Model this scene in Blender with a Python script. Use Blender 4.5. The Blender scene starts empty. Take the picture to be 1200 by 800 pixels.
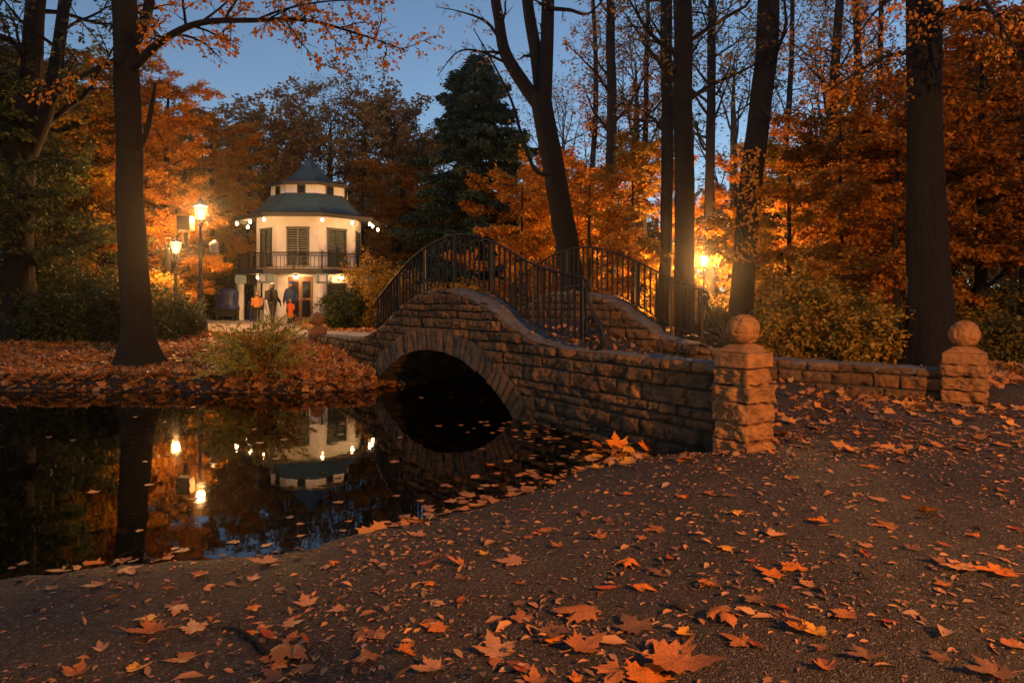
import bpy, math, random
import numpy as np
from mathutils import Vector, Matrix

scn = bpy.context.scene
COL = scn.collection
R = math.radians
rng = np.random.default_rng(7)
random.seed(7)

# ------------------------------------------------------------------ camera, sky, light, exposure
cam = bpy.data.objects.new('camera', bpy.data.cameras.new('camera'))
COL.objects.link(cam)
cam.location = (0, 0, 1.70)
cam.rotation_euler = (R(90), 0, 0)
cam.data.lens = 24.0
cam.data.sensor_width = 36.0
cam.data.shift_y = -50 / 1200
cam.data.clip_start = 0.05
cam.data.clip_end = 900
scn.camera = cam

world = bpy.data.worlds.new('World')
scn.world = world
world.use_nodes = True
wn = world.node_tree
for n in list(wn.nodes):
    wn.nodes.remove(n)
sky = wn.nodes.new('ShaderNodeTexSky')
sky.sky_type = 'NISHITA'
sky.sun_disc = False
SUN_EL, SUN_ROT = R(24), R(215)
sky.sun_elevation = SUN_EL
sky.sun_rotation = SUN_ROT
sky.ozone_density = 3.0
sky.air_density = 1.0
sky.dust_density = 0.6
bg = wn.nodes.new('ShaderNodeBackground')
bg.inputs['Strength'].default_value = 0.056
wo = wn.nodes.new('ShaderNodeOutputWorld')
hs = wn.nodes.new('ShaderNodeHueSaturation')
hs.inputs['Saturation'].default_value = 0.98
hs.inputs['Hue'].default_value = 0.497
wn.links.new(sky.outputs[0], hs.inputs['Color'])
wn.links.new(hs.outputs[0], bg.inputs[0])
wn.links.new(bg.outputs[0], wo.inputs[0])

sl = bpy.data.lights.new('sun', 'SUN')
sl.energy = 0.02
sl.angle = R(12)
sl.color = (1.0, 0.80, 0.62)
so = bpy.data.objects.new('sun', sl)
COL.objects.link(so)
so.rotation_euler = (R(90) - SUN_EL - R(6), 0, -SUN_ROT + R(180))

scn.view_settings.view_transform = 'Standard'
scn.view_settings.look = 'None'
scn.view_settings.exposure = 1.12
scn.view_settings.gamma = 1.0
scn.view_settings.use_curve_mapping = False
scn.render.engine = 'CYCLES'
cy = scn.cycles
cy.use_denoising = True
cy.max_bounces = 5
cy.diffuse_bounces = 2
cy.glossy_bounces = 3
cy.transmission_bounces = 3
cy.transparent_max_bounces = 8
cy.sample_clamp_indirect = 4.0
cy.caustics_reflective = False
cy.caustics_refractive = False

LAMP_COL = (1.0, 0.46, 0.13)
POWER_NEAR_LAMP = 4800.0
NEAR_COL = (1.0, 0.40, 0.09)

# ------------------------------------------------------------------ small maths
def P(px, py, d):
    return np.array([(px - 600) * d / 800.0, d, 1.70 + (350 - py) * d / 800.0])

def sstep(a, b, x):
    t = np.clip((np.asarray(x, float) - a) / (b - a), 0, 1)
    return t * t * (3 - 2 * t)

def nrm(v):
    v = np.asarray(v, float)
    return v / (np.linalg.norm(v, axis=-1, keepdims=True) + 1e-9)

_PERM = np.random.default_rng(3).random(4096)
def _hash(i, j, k):
    h = (i * 73856093) ^ (j * 19349663) ^ (k * 83492791)
    h = (h ^ (h >> 13)) * 1274126177
    return _PERM[(h ^ (h >> 16)) & 4095]

def vnoise(p):
    p = np.asarray(p, float)
    f = np.floor(p).astype(np.int64)
    t = p - f
    t = t * t * (3 - 2 * t)
    i, j, k = f[..., 0], f[..., 1], f[..., 2]
    u, v, w = t[..., 0], t[..., 1], t[..., 2]
    def L(a, b, s): return a + (b - a) * s
    x00 = L(_hash(i, j, k), _hash(i + 1, j, k), u)
    x10 = L(_hash(i, j + 1, k), _hash(i + 1, j + 1, k), u)
    x01 = L(_hash(i, j, k + 1), _hash(i + 1, j, k + 1), u)
    x11 = L(_hash(i, j + 1, k + 1), _hash(i + 1, j + 1, k + 1), u)
    return L(L(x00, x10, v), L(x01, x11, v), w) * 2 - 1

def fbm(p, oct=4, gain=0.5):
    p = np.asarray(p, float)
    s, a = 0, 1.0
    for o in range(oct):
        s = s + a * vnoise(p + 17.3 * o)
        p = p * 2.03
        a *= gain
    return s

def catmull(pts, n=8):
    pts = np.asarray(pts, float)
    q = np.vstack([2 * pts[0] - pts[1], pts, 2 * pts[-1] - pts[-2]])
    out = []
    for i in range(1, len(q) - 2):
        t = np.linspace(0, 1, n, endpoint=False)[:, None]
        a, b, c, d = q[i - 1], q[i], q[i + 1], q[i + 2]
        out.append(0.5 * ((2 * b) + (c - a) * t + (2 * a - 5 * b + 4 * c - d) * t ** 2 + (3 * b - a - 3 * c + d) * t ** 3))
    out.append(pts[-1:])
    return np.vstack(out)

# ------------------------------------------------------------------ object helpers
ORG = {}

def tag(o, label=None, cat=None, group=None, kind=None):
    if label: o['label'] = label
    if cat: o['category'] = cat
    if group: o['group'] = group
    if kind: o['kind'] = kind
    return o

def thing(name, loc, label, cat, group=None):
    o = bpy.data.objects.new(name, None)
    o.empty_display_size = 0.2
    COL.objects.link(o)
    o.location = tuple(float(c) for c in loc)
    ORG[o.name] = np.array(loc, float)
    return tag(o, label, cat, group)

def mesh_np(name, V, quads=None, tris=None, smooth=False, attrs=None, uv=None):
    me = bpy.data.meshes.new(name)
    V = np.ascontiguousarray(V, dtype=np.float32)
    me.vertices.add(len(V))
    me.vertices.foreach_set('co', V.ravel())
    loops, starts, s = [], [], 0
    if quads is not None and len(quads):
        quads = np.asarray(quads, np.int32)
        loops.append(quads.ravel())
        starts.append(np.arange(len(quads)) * 4)
        s += len(quads) * 4
    if tris is not None and len(tris):
        tris = np.asarray(tris, np.int32)
        loops.append(tris.ravel())
        starts.append(s + np.arange(len(tris)) * 3)
    loops = np.concatenate(loops).astype(np.int32)
    starts = np.concatenate(starts).astype(np.int32)
    me.loops.add(len(loops))
    me.loops.foreach_set('vertex_index', loops)
    me.polygons.add(len(starts))
    me.polygons.foreach_set('loop_start', starts)
    if smooth:
        me.polygons.foreach_set('use_smooth', np.ones(len(starts), dtype=bool))
    me.update(calc_edges=True)
    if attrs:
        for k, a in attrs.items():
            at = me.attributes.new(k, 'FLOAT', 'POINT')
            at.data.foreach_set('value', np.ascontiguousarray(a, dtype=np.float32))
    if uv is not None:
        l = me.uv_layers.new(name='UVMap')
        l.data.foreach_set('uv', np.ascontiguousarray(uv[loops], dtype=np.float32).ravel())
    return me

def link(name, me, mat, parent=None):
    o = bpy.data.objects.new(name, me)
    COL.objects.link(o)
    if mat is not None and not me.materials:
        me.materials.append(mat)
    if parent is not None:
        o.parent = parent
        ORG[o.name] = ORG.get(parent.name, np.zeros(3))
    return o

def part_np(name, V, mat, parent, quads=None, tris=None, smooth=False, attrs=None, uv=None):
    V = np.asarray(V, float) - (ORG[parent.name] if parent is not None else 0)
    return link(name, mesh_np(name, V, quads, tris, smooth, attrs, uv), mat, parent)

class MB:
    """collects polygons in world space"""
    def __init__(s):
        s.v, s.f, s.n = [], [], 0
    def add(s, V, F):
        V = np.asarray(V, float)
        s.v.append(V)
        s.f += [[i + s.n for i in f] for f in F]
        s.n += len(V)
    def box(s, c, size, rz=0.0, taper=1.0, ax=None):
        x, y, z = np.array(size) / 2.0
        V = np.array([[-x, -y, -z], [x, -y, -z], [x, y, -z], [-x, y, -z],
                      [-x * taper, -y * taper, z], [x * taper, -y * taper, z], [x * taper, y * taper, z], [-x * taper, y * taper, z]])
        if ax is not None:
            V = V @ np.array(ax)
        elif rz:
            c_, s_ = math.cos(rz), math.sin(rz)
            V = V @ np.array([[c_, s_, 0], [-s_, c_, 0], [0, 0, 1]])
        s.add(V + np.array(c), [[0, 3, 2, 1], [4, 5, 6, 7], [0, 1, 5, 4], [1, 2, 6, 5], [2, 3, 7, 6], [3, 0, 4, 7]])
    def bar(s, a, b, w, h, up=(0, 0, 1)):
        a, b = np.array(a, float), np.array(b, float)
        d = b - a
        L = np.linalg.norm(d)
        x = d / L
        y = np.cross(up, x)
        if np.linalg.norm(y) < 1e-4: y = np.cross((0, 1, 0), x)
        y = nrm(y)
        z = np.cross(x, y)
        s.box((a + b) / 2, (L, w, h), ax=[x, y, z])
    def tube(s, pts, rad, sides=6, cap=True, flat=1.0):
        V, Q = tube_np(pts, rad, sides, flat)
        F = [list(q) for q in Q]
        if cap:
            n = len(V)
            F += [list(range(sides))[::-1], list(range(n - sides, n))]
        s.add(V, F)
    def lathe(s, c, prof, sides=16, phase=0.0, cap=True):
        c = np.array(c, float)
        a = np.arange(sides) * 2 * math.pi / sides + phase
        V, F = [], []
        for (r, z) in prof:
            V.append(np.stack([c[0] + r * np.cos(a), c[1] + r * np.sin(a), np.full(sides, c[2] + z)], 1))
        V = np.vstack(V)
        for k in range(len(prof) - 1):
            for i in range(sides):
                j = (i + 1) % sides
                F.append([k * sides + i, k * sides + j, (k + 1) * sides + j, (k + 1) * sides + i])
        if cap:
            F += [list(range(sides))[::-1], list(range((len(prof) - 1) * sides, len(prof) * sides))]
        s.add(V, F)
    def build(s, name, mat, parent=None, smooth=False):
        V = np.vstack(s.v) - (ORG[parent.name] if parent is not None else 0)
        me = bpy.data.meshes.new(name)
        me.from_pydata(V.tolist(), [], s.f)
        if smooth:
            me.polygons.foreach_set('use_smooth', np.ones(len(me.polygons), dtype=bool))
        me.update()
        return link(name, me, mat, parent)

def tube_np(pts, rad, sides=6, flat=1.0):
    pts = np.asarray(pts, float)
    n = len(pts)
    rad = np.broadcast_to(np.asarray(rad, float), (n,))
    t = np.gradient(pts, axis=0)
    t = nrm(t)
    ref = np.array([0.31, 0.17, 0.93]) if abs(t[0, 2]) < 0.8 else np.array([0.93, 0.21, 0.1])
    u = nrm(np.cross(t, ref))
    w = np.cross(t, u)
    a = np.arange(sides) * 2 * math.pi / sides
    V = pts[:, None, :] + rad[:, None, None] * (np.cos(a)[None, :, None] * u[:, None, :] + flat * np.sin(a)[None, :, None] * w[:, None, :])
    i = np.arange(sides); j = (i + 1) % sides
    k = np.arange(n - 1)[:, None] * sides
    Q = np.stack([k + i, k + j, k + sides + j, k + sides + i], -1).reshape(-1, 4)
    return V.reshape(-1, 3), Q

def grid_quads(nu, nv):
    i = np.arange(nu - 1)[:, None] * nv
    j = np.arange(nv - 1)[None, :]
    a = i + j
    return np.stack([a, a + nv, a + nv + 1, a + 1], -1).reshape(-1, 4)

# ------------------------------------------------------------------ materials
def new_mat(name):
    m = bpy.data.materials.new(name)
    m.use_nodes = True
    nt = m.node_tree
    for n in list(nt.nodes): nt.nodes.remove(n)
    out = nt.nodes.new('ShaderNodeOutputMaterial')
    return m, nt, out

def N(nt, t, **kw):
    n = nt.nodes.new(t)
    for k, v in kw.items():
        if k in n.inputs: n.inputs[k].default_value = v
        else: setattr(n, k, v)
    return n

def ramp(nt, stops, interp='LINEAR'):
    r = nt.nodes.new('ShaderNodeValToRGB')
    r.color_ramp.interpolation = interp
    e = r.color_ramp.elements
    while len(e) < len(stops): e.new(0.5)
    for k, (p, c) in enumerate(stops):
        e[k].position = p
        e[k].color = (*c, 1)
    return r

def mat_rough(name, c1, c2=None, rough=0.8, scale=6.0, metallic=0.0, bump=0.0, bscale=None, detail=5, spec=0.5, stretch=None):
    m, nt, out = new_mat(name)
    b = N(nt, 'ShaderNodeBsdfPrincipled', Roughness=rough, Metallic=metallic)
    b.inputs['Specular IOR Level'].default_value = spec
    tc = N(nt, 'ShaderNodeTexCoord')
    src = tc.outputs['Object']
    if stretch:
        mp = N(nt, 'ShaderNodeMapping')
        mp.inputs['Scale'].default_value = stretch
        nt.links.new(src, mp.inputs[0]); src = mp.outputs[0]
    no = N(nt, 'ShaderNodeTexNoise', Scale=scale, Detail=detail, Roughness=0.6)
    nt.links.new(src, no.inputs['Vector'])
    c2 = c2 or tuple(c * 0.75 for c in c1)
    rp = ramp(nt, [(0.3, c1), (0.7, c2)])
    nt.links.new(no.outputs[0], rp.inputs[0])
    nt.links.new(rp.outputs[0], b.inputs['Base Color'])
    if bump:
        n2 = N(nt, 'ShaderNodeTexNoise', Scale=bscale or scale * 4, Detail=4)
        nt.links.new(src, n2.inputs['Vector'])
        bp = N(nt, 'ShaderNodeBump', Strength=bump, Distance=0.02)
        nt.links.new(n2.outputs[0], bp.inputs['Height'])
        nt.links.new(bp.outputs[0], b.inputs['Normal'])
    nt.links.new(b.outputs[0], out.inputs[0])
    return m

def mat_leaf(name, cols, trans=0.45, rough=0.6, blotch=False):
    m, nt, out = new_mat(name)
    g = N(nt, 'ShaderNodeNewGeometry')
    n = len(cols)
    rp = ramp(nt, [(i / max(1, n - 1), c) for i, c in enumerate(cols)])
    nt.links.new(g.outputs['Random Per Island'], rp.inputs[0])
    col = rp.outputs[0]
    if blotch:
        tc = N(nt, 'ShaderNodeTexCoord')
        no = N(nt, 'ShaderNodeTexNoise', Scale=28.0, Detail=4, Roughness=0.65)
        nt.links.new(tc.outputs['Object'], no.inputs['Vector'])
        r2 = ramp(nt, [(0.35, (0.42, 0.36, 0.33)), (0.6, (1.05, 1.0, 1.0))])
        nt.links.new(no.outputs[0], r2.inputs[0])
        mx = N(nt, 'ShaderNodeMixRGB', blend_type='MULTIPLY')
        mx.inputs[0].default_value = 0.9
        nt.links.new(col, mx.inputs[1]); nt.links.new(r2.outputs[0], mx.inputs[2])
        col = mx.outputs[0]
    b = N(nt, 'ShaderNodeBsdfPrincipled', Roughness=rough)
    b.inputs['Specular IOR Level'].default_value = 0.25
    nt.links.new(col, b.inputs['Base Color'])
    t = N(nt, 'ShaderNodeBsdfTranslucent')
    nt.links.new(col, t.inputs[0])
    mix = N(nt, 'ShaderNodeMixShader')
    mix.inputs[0].default_value = trans
    nt.links.new(b.outputs[0], mix.inputs[1]); nt.links.new(t.outputs[0], mix.inputs[2])
    nt.links.new(mix.outputs[0], out.inputs[0])
    return m

def mat_emit(name, col, strength, glassy=True):
    m, nt, out = new_mat(name)
    e = N(nt, 'ShaderNodeEmission', Strength=strength)
    e.inputs[0].default_value = (*col, 1)
    if glassy:
        t = N(nt, 'ShaderNodeBsdfTransparent')
        a = N(nt, 'ShaderNodeAddShader')
        nt.links.new(e.outputs[0], a.inputs[0]); nt.links.new(t.outputs[0], a.inputs[1])
        nt.links.new(a.outputs[0], out.inputs[0])
    else:
        nt.links.new(e.outputs[0], out.inputs[0])
    return m

def mat_bark(name, c1, c2, moss=None):
    m, nt, out = new_mat(name)
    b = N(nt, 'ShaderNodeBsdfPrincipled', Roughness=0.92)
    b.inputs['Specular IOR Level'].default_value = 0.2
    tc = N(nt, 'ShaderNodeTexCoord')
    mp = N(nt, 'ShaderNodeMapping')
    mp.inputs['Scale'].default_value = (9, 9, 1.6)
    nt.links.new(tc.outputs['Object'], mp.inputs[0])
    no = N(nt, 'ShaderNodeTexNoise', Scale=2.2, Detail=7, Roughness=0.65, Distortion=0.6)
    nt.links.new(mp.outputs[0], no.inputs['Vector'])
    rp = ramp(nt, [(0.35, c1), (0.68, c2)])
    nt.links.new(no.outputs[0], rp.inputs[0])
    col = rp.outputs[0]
    if moss:
        n3 = N(nt, 'ShaderNodeTexNoise', Scale=1.1, Detail=6, Roughness=0.7)
        nt.links.new(tc.outputs['Object'], n3.inputs['Vector'])
        r3 = ramp(nt, [(0.5, (0, 0, 0)), (0.6, (1, 1, 1))])
        nt.links.new(n3.outputs[0], r3.inputs[0])
        mx = N(nt, 'ShaderNodeMixRGB')
        nt.links.new(r3.outputs[0], mx.inputs[0]); nt.links.new(col, mx.inputs[1])
        mx.inputs[2].default_value = (*moss, 1)
        col = mx.outputs[0]
    nt.links.new(col, b.inputs['Base Color'])
    bp = N(nt, 'ShaderNodeBump', Strength=0.9, Distance=0.03)
    nt.links.new(no.outputs[0], bp.inputs['Height'])
    nt.links.new(bp.outputs[0], b.inputs['Normal'])
    nt.links.new(b.outputs[0], out.inputs[0])
    return m

def mat_stone(name, cols, joint=(0.05, 0.045, 0.04), moss=0.35, stain=.85):
    m, nt, out = new_mat(name)
    b = N(nt, 'ShaderNodeBsdfPrincipled', Roughness=0.88)
    b.inputs['Specular IOR Level'].default_value = 0.3
    at = N(nt, 'ShaderNodeAttribute', attribute_name='stone')
    rp = ramp(nt, [(i / (len(cols) - 1), c) for i, c in enumerate(cols)])
    nt.links.new(at.outputs['Fac'], rp.inputs[0])
    tc = N(nt, 'ShaderNodeTexCoord')
    no = N(nt, 'ShaderNodeTexNoise', Scale=9.0, Detail=8, Roughness=0.7)
    nt.links.new(tc.outputs['Object'], no.inputs['Vector'])
    r2 = ramp(nt, [(0.3, (0.45, 0.43, 0.42)), (0.72, (1.25, 1.2, 1.15))])
    nt.links.new(no.outputs[0], r2.inputs[0])
    mx = N(nt, 'ShaderNodeMixRGB', blend_type='MULTIPLY'); mx.inputs[0].default_value = 1.0
    nt.links.new(rp.outputs[0], mx.inputs[1]); nt.links.new(r2.outputs[0], mx.inputs[2])
    # moss and black crust in patches
    n3 = N(nt, 'ShaderNodeTexNoise', Scale=2.3, Detail=6, Roughness=0.7)
    nt.links.new(tc.outputs['Object'], n3.inputs['Vector'])
    r3 = ramp(nt, [(0.52, (0, 0, 0)), (0.68, (moss, moss, moss))])
    nt.links.new(n3.outputs[0], r3.inputs[0])
    mm = N(nt, 'ShaderNodeMixRGB'); mm.inputs[2].default_value = (0.034, 0.028, 0.016, 1)
    nt.links.new(r3.outputs[0], mm.inputs[0]); nt.links.new(mx.outputs[0], mm.inputs[1])
    aj = N(nt, 'ShaderNodeAttribute', attribute_name='joint')
    mj = N(nt, 'ShaderNodeMixRGB'); mj.inputs[2].default_value = (*joint, 1)
    nt.links.new(aj.outputs['Fac'], mj.inputs[0]); nt.links.new(mm.outputs[0], mj.inputs[1])
    sz = N(nt, 'ShaderNodeSeparateXYZ'); nt.links.new(tc.outputs['Object'], sz.inputs[0])
    az = N(nt, 'ShaderNodeMath', operation='MULTIPLY_ADD'); az.inputs[1].default_value = -.45
    nt.links.new(n3.outputs[0], az.inputs[0]); nt.links.new(sz.outputs[2], az.inputs[2])
    rz_ = ramp(nt, [(0.0, (1, 1, 1)), (0.28, (0, 0, 0))]); nt.links.new(az.outputs[0], rz_.inputs[0])
    ms = N(nt, 'ShaderNodeMixRGB'); ms.inputs[2].default_value = (0.022, 0.020, 0.012, 1)
    m8 = N(nt, 'ShaderNodeMath', operation='MULTIPLY'); m8.inputs[1].default_value = stain
    nt.links.new(rz_.outputs[0], m8.inputs[0]); nt.links.new(m8.outputs[0], ms.inputs[0]); nt.links.new(mj.outputs[0], ms.inputs[1])
    nt.links.new(ms.outputs[0], b.inputs['Base Color'])
    n4 = N(nt, 'ShaderNodeTexNoise', Scale=30.0, Detail=9, Roughness=0.78)
    nt.links.new(tc.outputs['Object'], n4.inputs['Vector'])
    bp = N(nt, 'ShaderNodeBump', Strength=0.9, Distance=0.02)
    nt.links.new(n4.outputs[0], bp.inputs['Height'])
    nt.links.new(bp.outputs[0], b.inputs['Normal'])
    nt.links.new(b.outputs[0], out.inputs[0])
    return m

def mat_ground():
    m, nt, out = new_mat('soil')
    b = N(nt, 'ShaderNodeBsdfPrincipled', Roughness=0.85)
    b.inputs['Specular IOR Level'].default_value = 0.35
    tc = N(nt, 'ShaderNodeTexCoord')
    n1 = N(nt, 'ShaderNodeTexNoise', Scale=1.3, Detail=8, Roughness=0.7)
    n2 = N(nt, 'ShaderNodeTexNoise', Scale=34.0, Detail=6, Roughness=0.75)
    vo = N(nt, 'ShaderNodeTexVoronoi', Scale=48.0)
    vo2 = N(nt, 'ShaderNodeTexVoronoi', Scale=110.0)
    for n in (n1, n2, vo, vo2): nt.links.new(tc.outputs['Object'], n.inputs['Vector'])
    r1 = ramp(nt, [(0.3, (0.026, 0.019, 0.015)), (0.7, (0.062, 0.044, 0.033))])
    nt.links.new(n1.outputs[0], r1.inputs[0])
    r2 = ramp(nt, [(0.3, (0.45, 0.45, 0.45)), (0.75, (1.45, 1.4, 1.35))])
    nt.links.new(n2.outputs[0], r2.inputs[0])
    mx = N(nt, 'ShaderNodeMixRGB', blend_type='MULTIPLY'); mx.inputs[0].default_value = 1
    nt.links.new(r1.outputs[0], mx.inputs[1]); nt.links.new(r2.outputs[0], mx.inputs[2])
    # scattered pale grit: only some of the small cells
    sep = N(nt, 'ShaderNodeSeparateColor')
    nt.links.new(vo2.outputs['Color'], sep.inputs[0])
    gt = ramp(nt, [(0.88, (0, 0, 0)), (0.93, (1, 1, 1))])
    nt.links.new(sep.outputs[0], gt.inputs[0])
    mg = N(nt, 'ShaderNodeMixRGB'); mg.inputs[2].default_value = (0.20, 0.18, 0.16, 1)
    ml = N(nt, 'ShaderNodeMath', operation='MULTIPLY'); ml.inputs[1].default_value = 0.6
    nt.links.new(gt.outputs[0], ml.inputs[0]); nt.links.new(ml.outputs[0], mg.inputs[0])
    nt.links.new(mx.outputs[0], mg.inputs[1])
    wt = N(nt, 'ShaderNodeAttribute', attribute_name='wet')
    mw = N(nt, 'ShaderNodeMixRGB', blend_type='MULTIPLY'); mw.inputs[2].default_value = (0.42, 0.40, 0.38, 1)
    nt.links.new(wt.outputs['Fac'], mw.inputs[0]); nt.links.new(mg.outputs[0], mw.inputs[1])
    nt.links.new(mw.outputs[0], b.inputs['Base Color'])
    rw = N(nt, 'ShaderNodeMapRange'); rw.inputs[3].default_value = 0.88; rw.inputs[4].default_value = 0.62
    nt.links.new(wt.outputs['Fac'], rw.inputs[0]); nt.links.new(rw.outputs[0], b.inputs['Roughness'])
    ad = N(nt, 'ShaderNodeMath', operation='ADD')
    nt.links.new(n2.outputs[0], ad.inputs[0]); nt.links.new(vo.outputs['Distance'], ad.inputs[1])
    a2 = N(nt, 'ShaderNodeMath', operation='SUBTRACT')
    nt.links.new(ad.outputs[0], a2.inputs[0]); nt.links.new(vo2.outputs['Distance'], a2.inputs[1])
    bp = N(nt, 'ShaderNodeBump', Strength=0.8, Distance=0.02)
    nt.links.new(a2.outputs[0], bp.inputs['Height'])
    nt.links.new(bp.outputs[0], b.inputs['Normal'])
    nt.links.new(b.outputs[0], out.inputs[0])
    return m

def mat_water():
    """mirror by Fresnel over brown clear water: the shallows show what lies on the bottom"""
    m, nt, out = new_mat('pond_water')
    tc = N(nt, 'ShaderNodeTexCoord')
    no = N(nt, 'ShaderNodeTexNoise', Scale=1.6, Detail=3)
    nt.links.new(tc.outputs['Object'], no.inputs['Vector'])
    bp = N(nt, 'ShaderNodeBump', Strength=0.07, Distance=0.03)
    nt.links.new(no.outputs[0], bp.inputs['Height'])
    fr = N(nt, 'ShaderNodeFresnel', IOR=1.5)
    nt.links.new(bp.outputs[0], fr.inputs['Normal'])
    gl = N(nt, 'ShaderNodeBsdfGlossy', Roughness=0.02)
    gl.inputs[0].default_value = (1, 1, 1, 1)
    nt.links.new(bp.outputs[0], gl.inputs['Normal'])
    tr_ = N(nt, 'ShaderNodeBsdfTransparent')
    tr_.inputs[0].default_value = (0.66, 0.52, 0.35, 1)
    mix = N(nt, 'ShaderNodeMixShader')
    nt.links.new(fr.outputs[0], mix.inputs[0]); nt.links.new(tr_.outputs[0], mix.inputs[1]); nt.links.new(gl.outputs[0], mix.inputs[2])
    nt.links.new(mix.outputs[0], out.inputs[0])
    return m

def mat_shingle():
    m, nt, out = new_mat('roof_shingle')
    b = N(nt, 'ShaderNodeBsdfPrincipled', Roughness=0.7)
    uv = N(nt, 'ShaderNodeUVMap')
    br = N(nt, 'ShaderNodeTexBrick')
    br.inputs['Color1'].default_value = (0.018, 0.075, 0.105, 1)
    br.inputs['Color2'].default_value = (0.038, 0.12, 0.16, 1)
    br.inputs['Mortar'].default_value = (0.012, 0.02, 0.026, 1)
    br.inputs['Scale'].default_value = 1.0
    br.inputs['Brick Width'].default_value = 0.20
    br.inputs['Row Height'].default_value = 0.125
    br.inputs['Mortar Size'].default_value = 0.008
    nt.links.new(uv.outputs[0], br.inputs['Vector'])
    nt.links.new(br.outputs[0], b.inputs['Base Color'])
    nt.links.new(b.outputs[0], out.inputs[0])
    return m

M = {}
M['soil'] = mat_ground()
M['water'] = mat_water()
M['gravel'] = mat_rough('gravel_path', (0.20, 0.18, 0.17), (0.30, 0.27, 0.25), 0.9, 3.0, bump=0.4, bscale=60)
M['stone'] = mat_stone('masonry', [(0.066, 0.038, 0.019), (0.165, 0.084, 0.034), (0.085, 0.054, 0.030), (0.25, 0.115, 0.038), (0.10, 0.054, 0.024), (0.19, 0.112, 0.055)], joint=(.022, .02, .018), moss=.75)
M['stone_dry'] = mat_stone('dry_masonry', [(0.066, 0.038, 0.019), (0.165, 0.084, 0.034), (0.085, 0.054, 0.030), (0.25, 0.115, 0.038), (0.10, 0.054, 0.024), (0.19, 0.112, 0.055)], joint=(.022, .02, .018), moss=.75, stain=0.0)
M['ring'] = mat_stone('voussoir', [(0.065, 0.048, 0.034), (0.20, 0.105, 0.045), (0.08, 0.066, 0.052), (0.19, 0.09, 0.036)], joint=(.022, .02, .018), moss=0.5)
M['pillar'] = mat_stone('pillar_stone', [(0.26, 0.125, 0.048), (0.33, 0.155, 0.055), (0.22, 0.115, 0.05)], moss=0.45, stain=0.0)
M['cope'] = mat_rough('coping', (0.12, 0.11, 0.10), (0.055, 0.048, 0.04), 0.85, 7, bump=0.6, bscale=30)
M['iron'] = mat_rough('black_iron', (0.008, 0.008, 0.009), (0.014, 0.011, 0.010), 0.55, 14, metallic=0.0, spec=.25, bump=0.15, bscale=60)
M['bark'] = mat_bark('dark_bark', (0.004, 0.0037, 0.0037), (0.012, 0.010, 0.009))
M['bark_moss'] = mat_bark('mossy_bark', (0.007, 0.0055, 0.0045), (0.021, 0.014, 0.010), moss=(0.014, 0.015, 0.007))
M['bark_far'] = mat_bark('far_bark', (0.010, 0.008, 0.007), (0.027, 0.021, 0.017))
M['lf_orange'] = mat_leaf('leaf_orange', [(0.56, 0.20, 0.016), (0.66, 0.29, 0.025), (0.46, 0.15, 0.014), (0.66, 0.35, 0.04), (0.50, 0.23, 0.022)])
M['lf_amber'] = mat_leaf('leaf_amber', [(0.52, 0.25, 0.022), (0.58, 0.33, 0.035), (0.36, 0.21, 0.025), (0.22, 0.19, 0.03), (0.50, 0.20, 0.018)])
M['lf_rust'] = mat_leaf('leaf_rust', [(0.50, 0.18, 0.018), (0.58, 0.24, 0.025), (0.36, 0.12, 0.015), (0.50, 0.25, 0.035)])
M['lf_rust_dim'] = mat_leaf('leaf_rust_dim', [(0.34, 0.115, 0.014), (0.40, 0.15, 0.02), (0.24, 0.08, 0.012), (0.33, 0.16, 0.03)])  # darker copy of the rust leaves: dimness of the right edge put into colour
M['lf_brown'] = mat_leaf('leaf_brown', [(0.34, 0.17, 0.06), (0.44, 0.23, 0.07), (0.26, 0.15, 0.06), (0.46, 0.22, 0.05)])
M['lf_olive'] = mat_leaf('leaf_olive', [(0.10, 0.095, 0.022), (0.20, 0.14, 0.03), (0.07, 0.08, 0.02), (0.26, 0.15, 0.03)])
M['lf_green'] = mat_leaf('leaf_green', [(0.035, 0.055, 0.018), (0.055, 0.075, 0.022), (0.03, 0.045, 0.018), (0.085, 0.085, 0.022)], 0.3)
M['lf_mix'] = mat_leaf('leaf_green_gold', [(0.20, 0.18, 0.035), (0.55, 0.30, 0.04), (0.14, 0.14, 0.03), (0.58, 0.25, 0.025), (0.38, 0.27, 0.045)])
M['needle'] = mat_leaf('needle_dark', [(0.035, 0.072, 0.05), (0.055, 0.095, 0.058), (0.03, 0.06, 0.046), (0.08, 0.10, 0.045)], 0.15)
M['lf_litter'] = mat_leaf('leaf_litter', [(0.48, 0.17, 0.03), (0.58, 0.25, 0.06), (0.26, 0.11, 0.045), (0.52, 0.17, 0.025), (0.38, 0.22, 0.10), (0.18, 0.085, 0.04)], 0.15, 0.55)
M['lf_crumb'] = mat_leaf('leaf_crumb', [(0.38, 0.16, 0.06), (0.44, 0.21, 0.09), (0.22, 0.10, 0.05), (0.30, 0.18, 0.11), (0.13, 0.07, 0.04)], 0.1, 0.6)
M['fern_top'] = mat_leaf('fern_green', [(0.36, 0.36, 0.07), (0.48, 0.42, 0.09), (0.26, 0.30, 0.06)], 0.35)
M['fern_dry'] = mat_leaf('fern_dry', [(0.42, 0.19, 0.035), (0.34, 0.18, 0.04), (0.48, 0.25, 0.05)], 0.35)
M['white_wall'] = mat_rough('white_plaster', (0.58, 0.58, 0.62), (0.48, 0.48, 0.52), 0.85, 3, bump=0.1, bscale=30)
M['drum_wall'] = mat_rough('white_boards', (0.70, 0.73, 0.80), (0.60, 0.63, 0.70), 0.7, 4, stretch=(6, 6, 0.4))
M['shutter'] = mat_rough('green_shutter', (0.009, 0.024, 0.024), (0.014, 0.032, 0.031), 0.5, 5)
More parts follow.
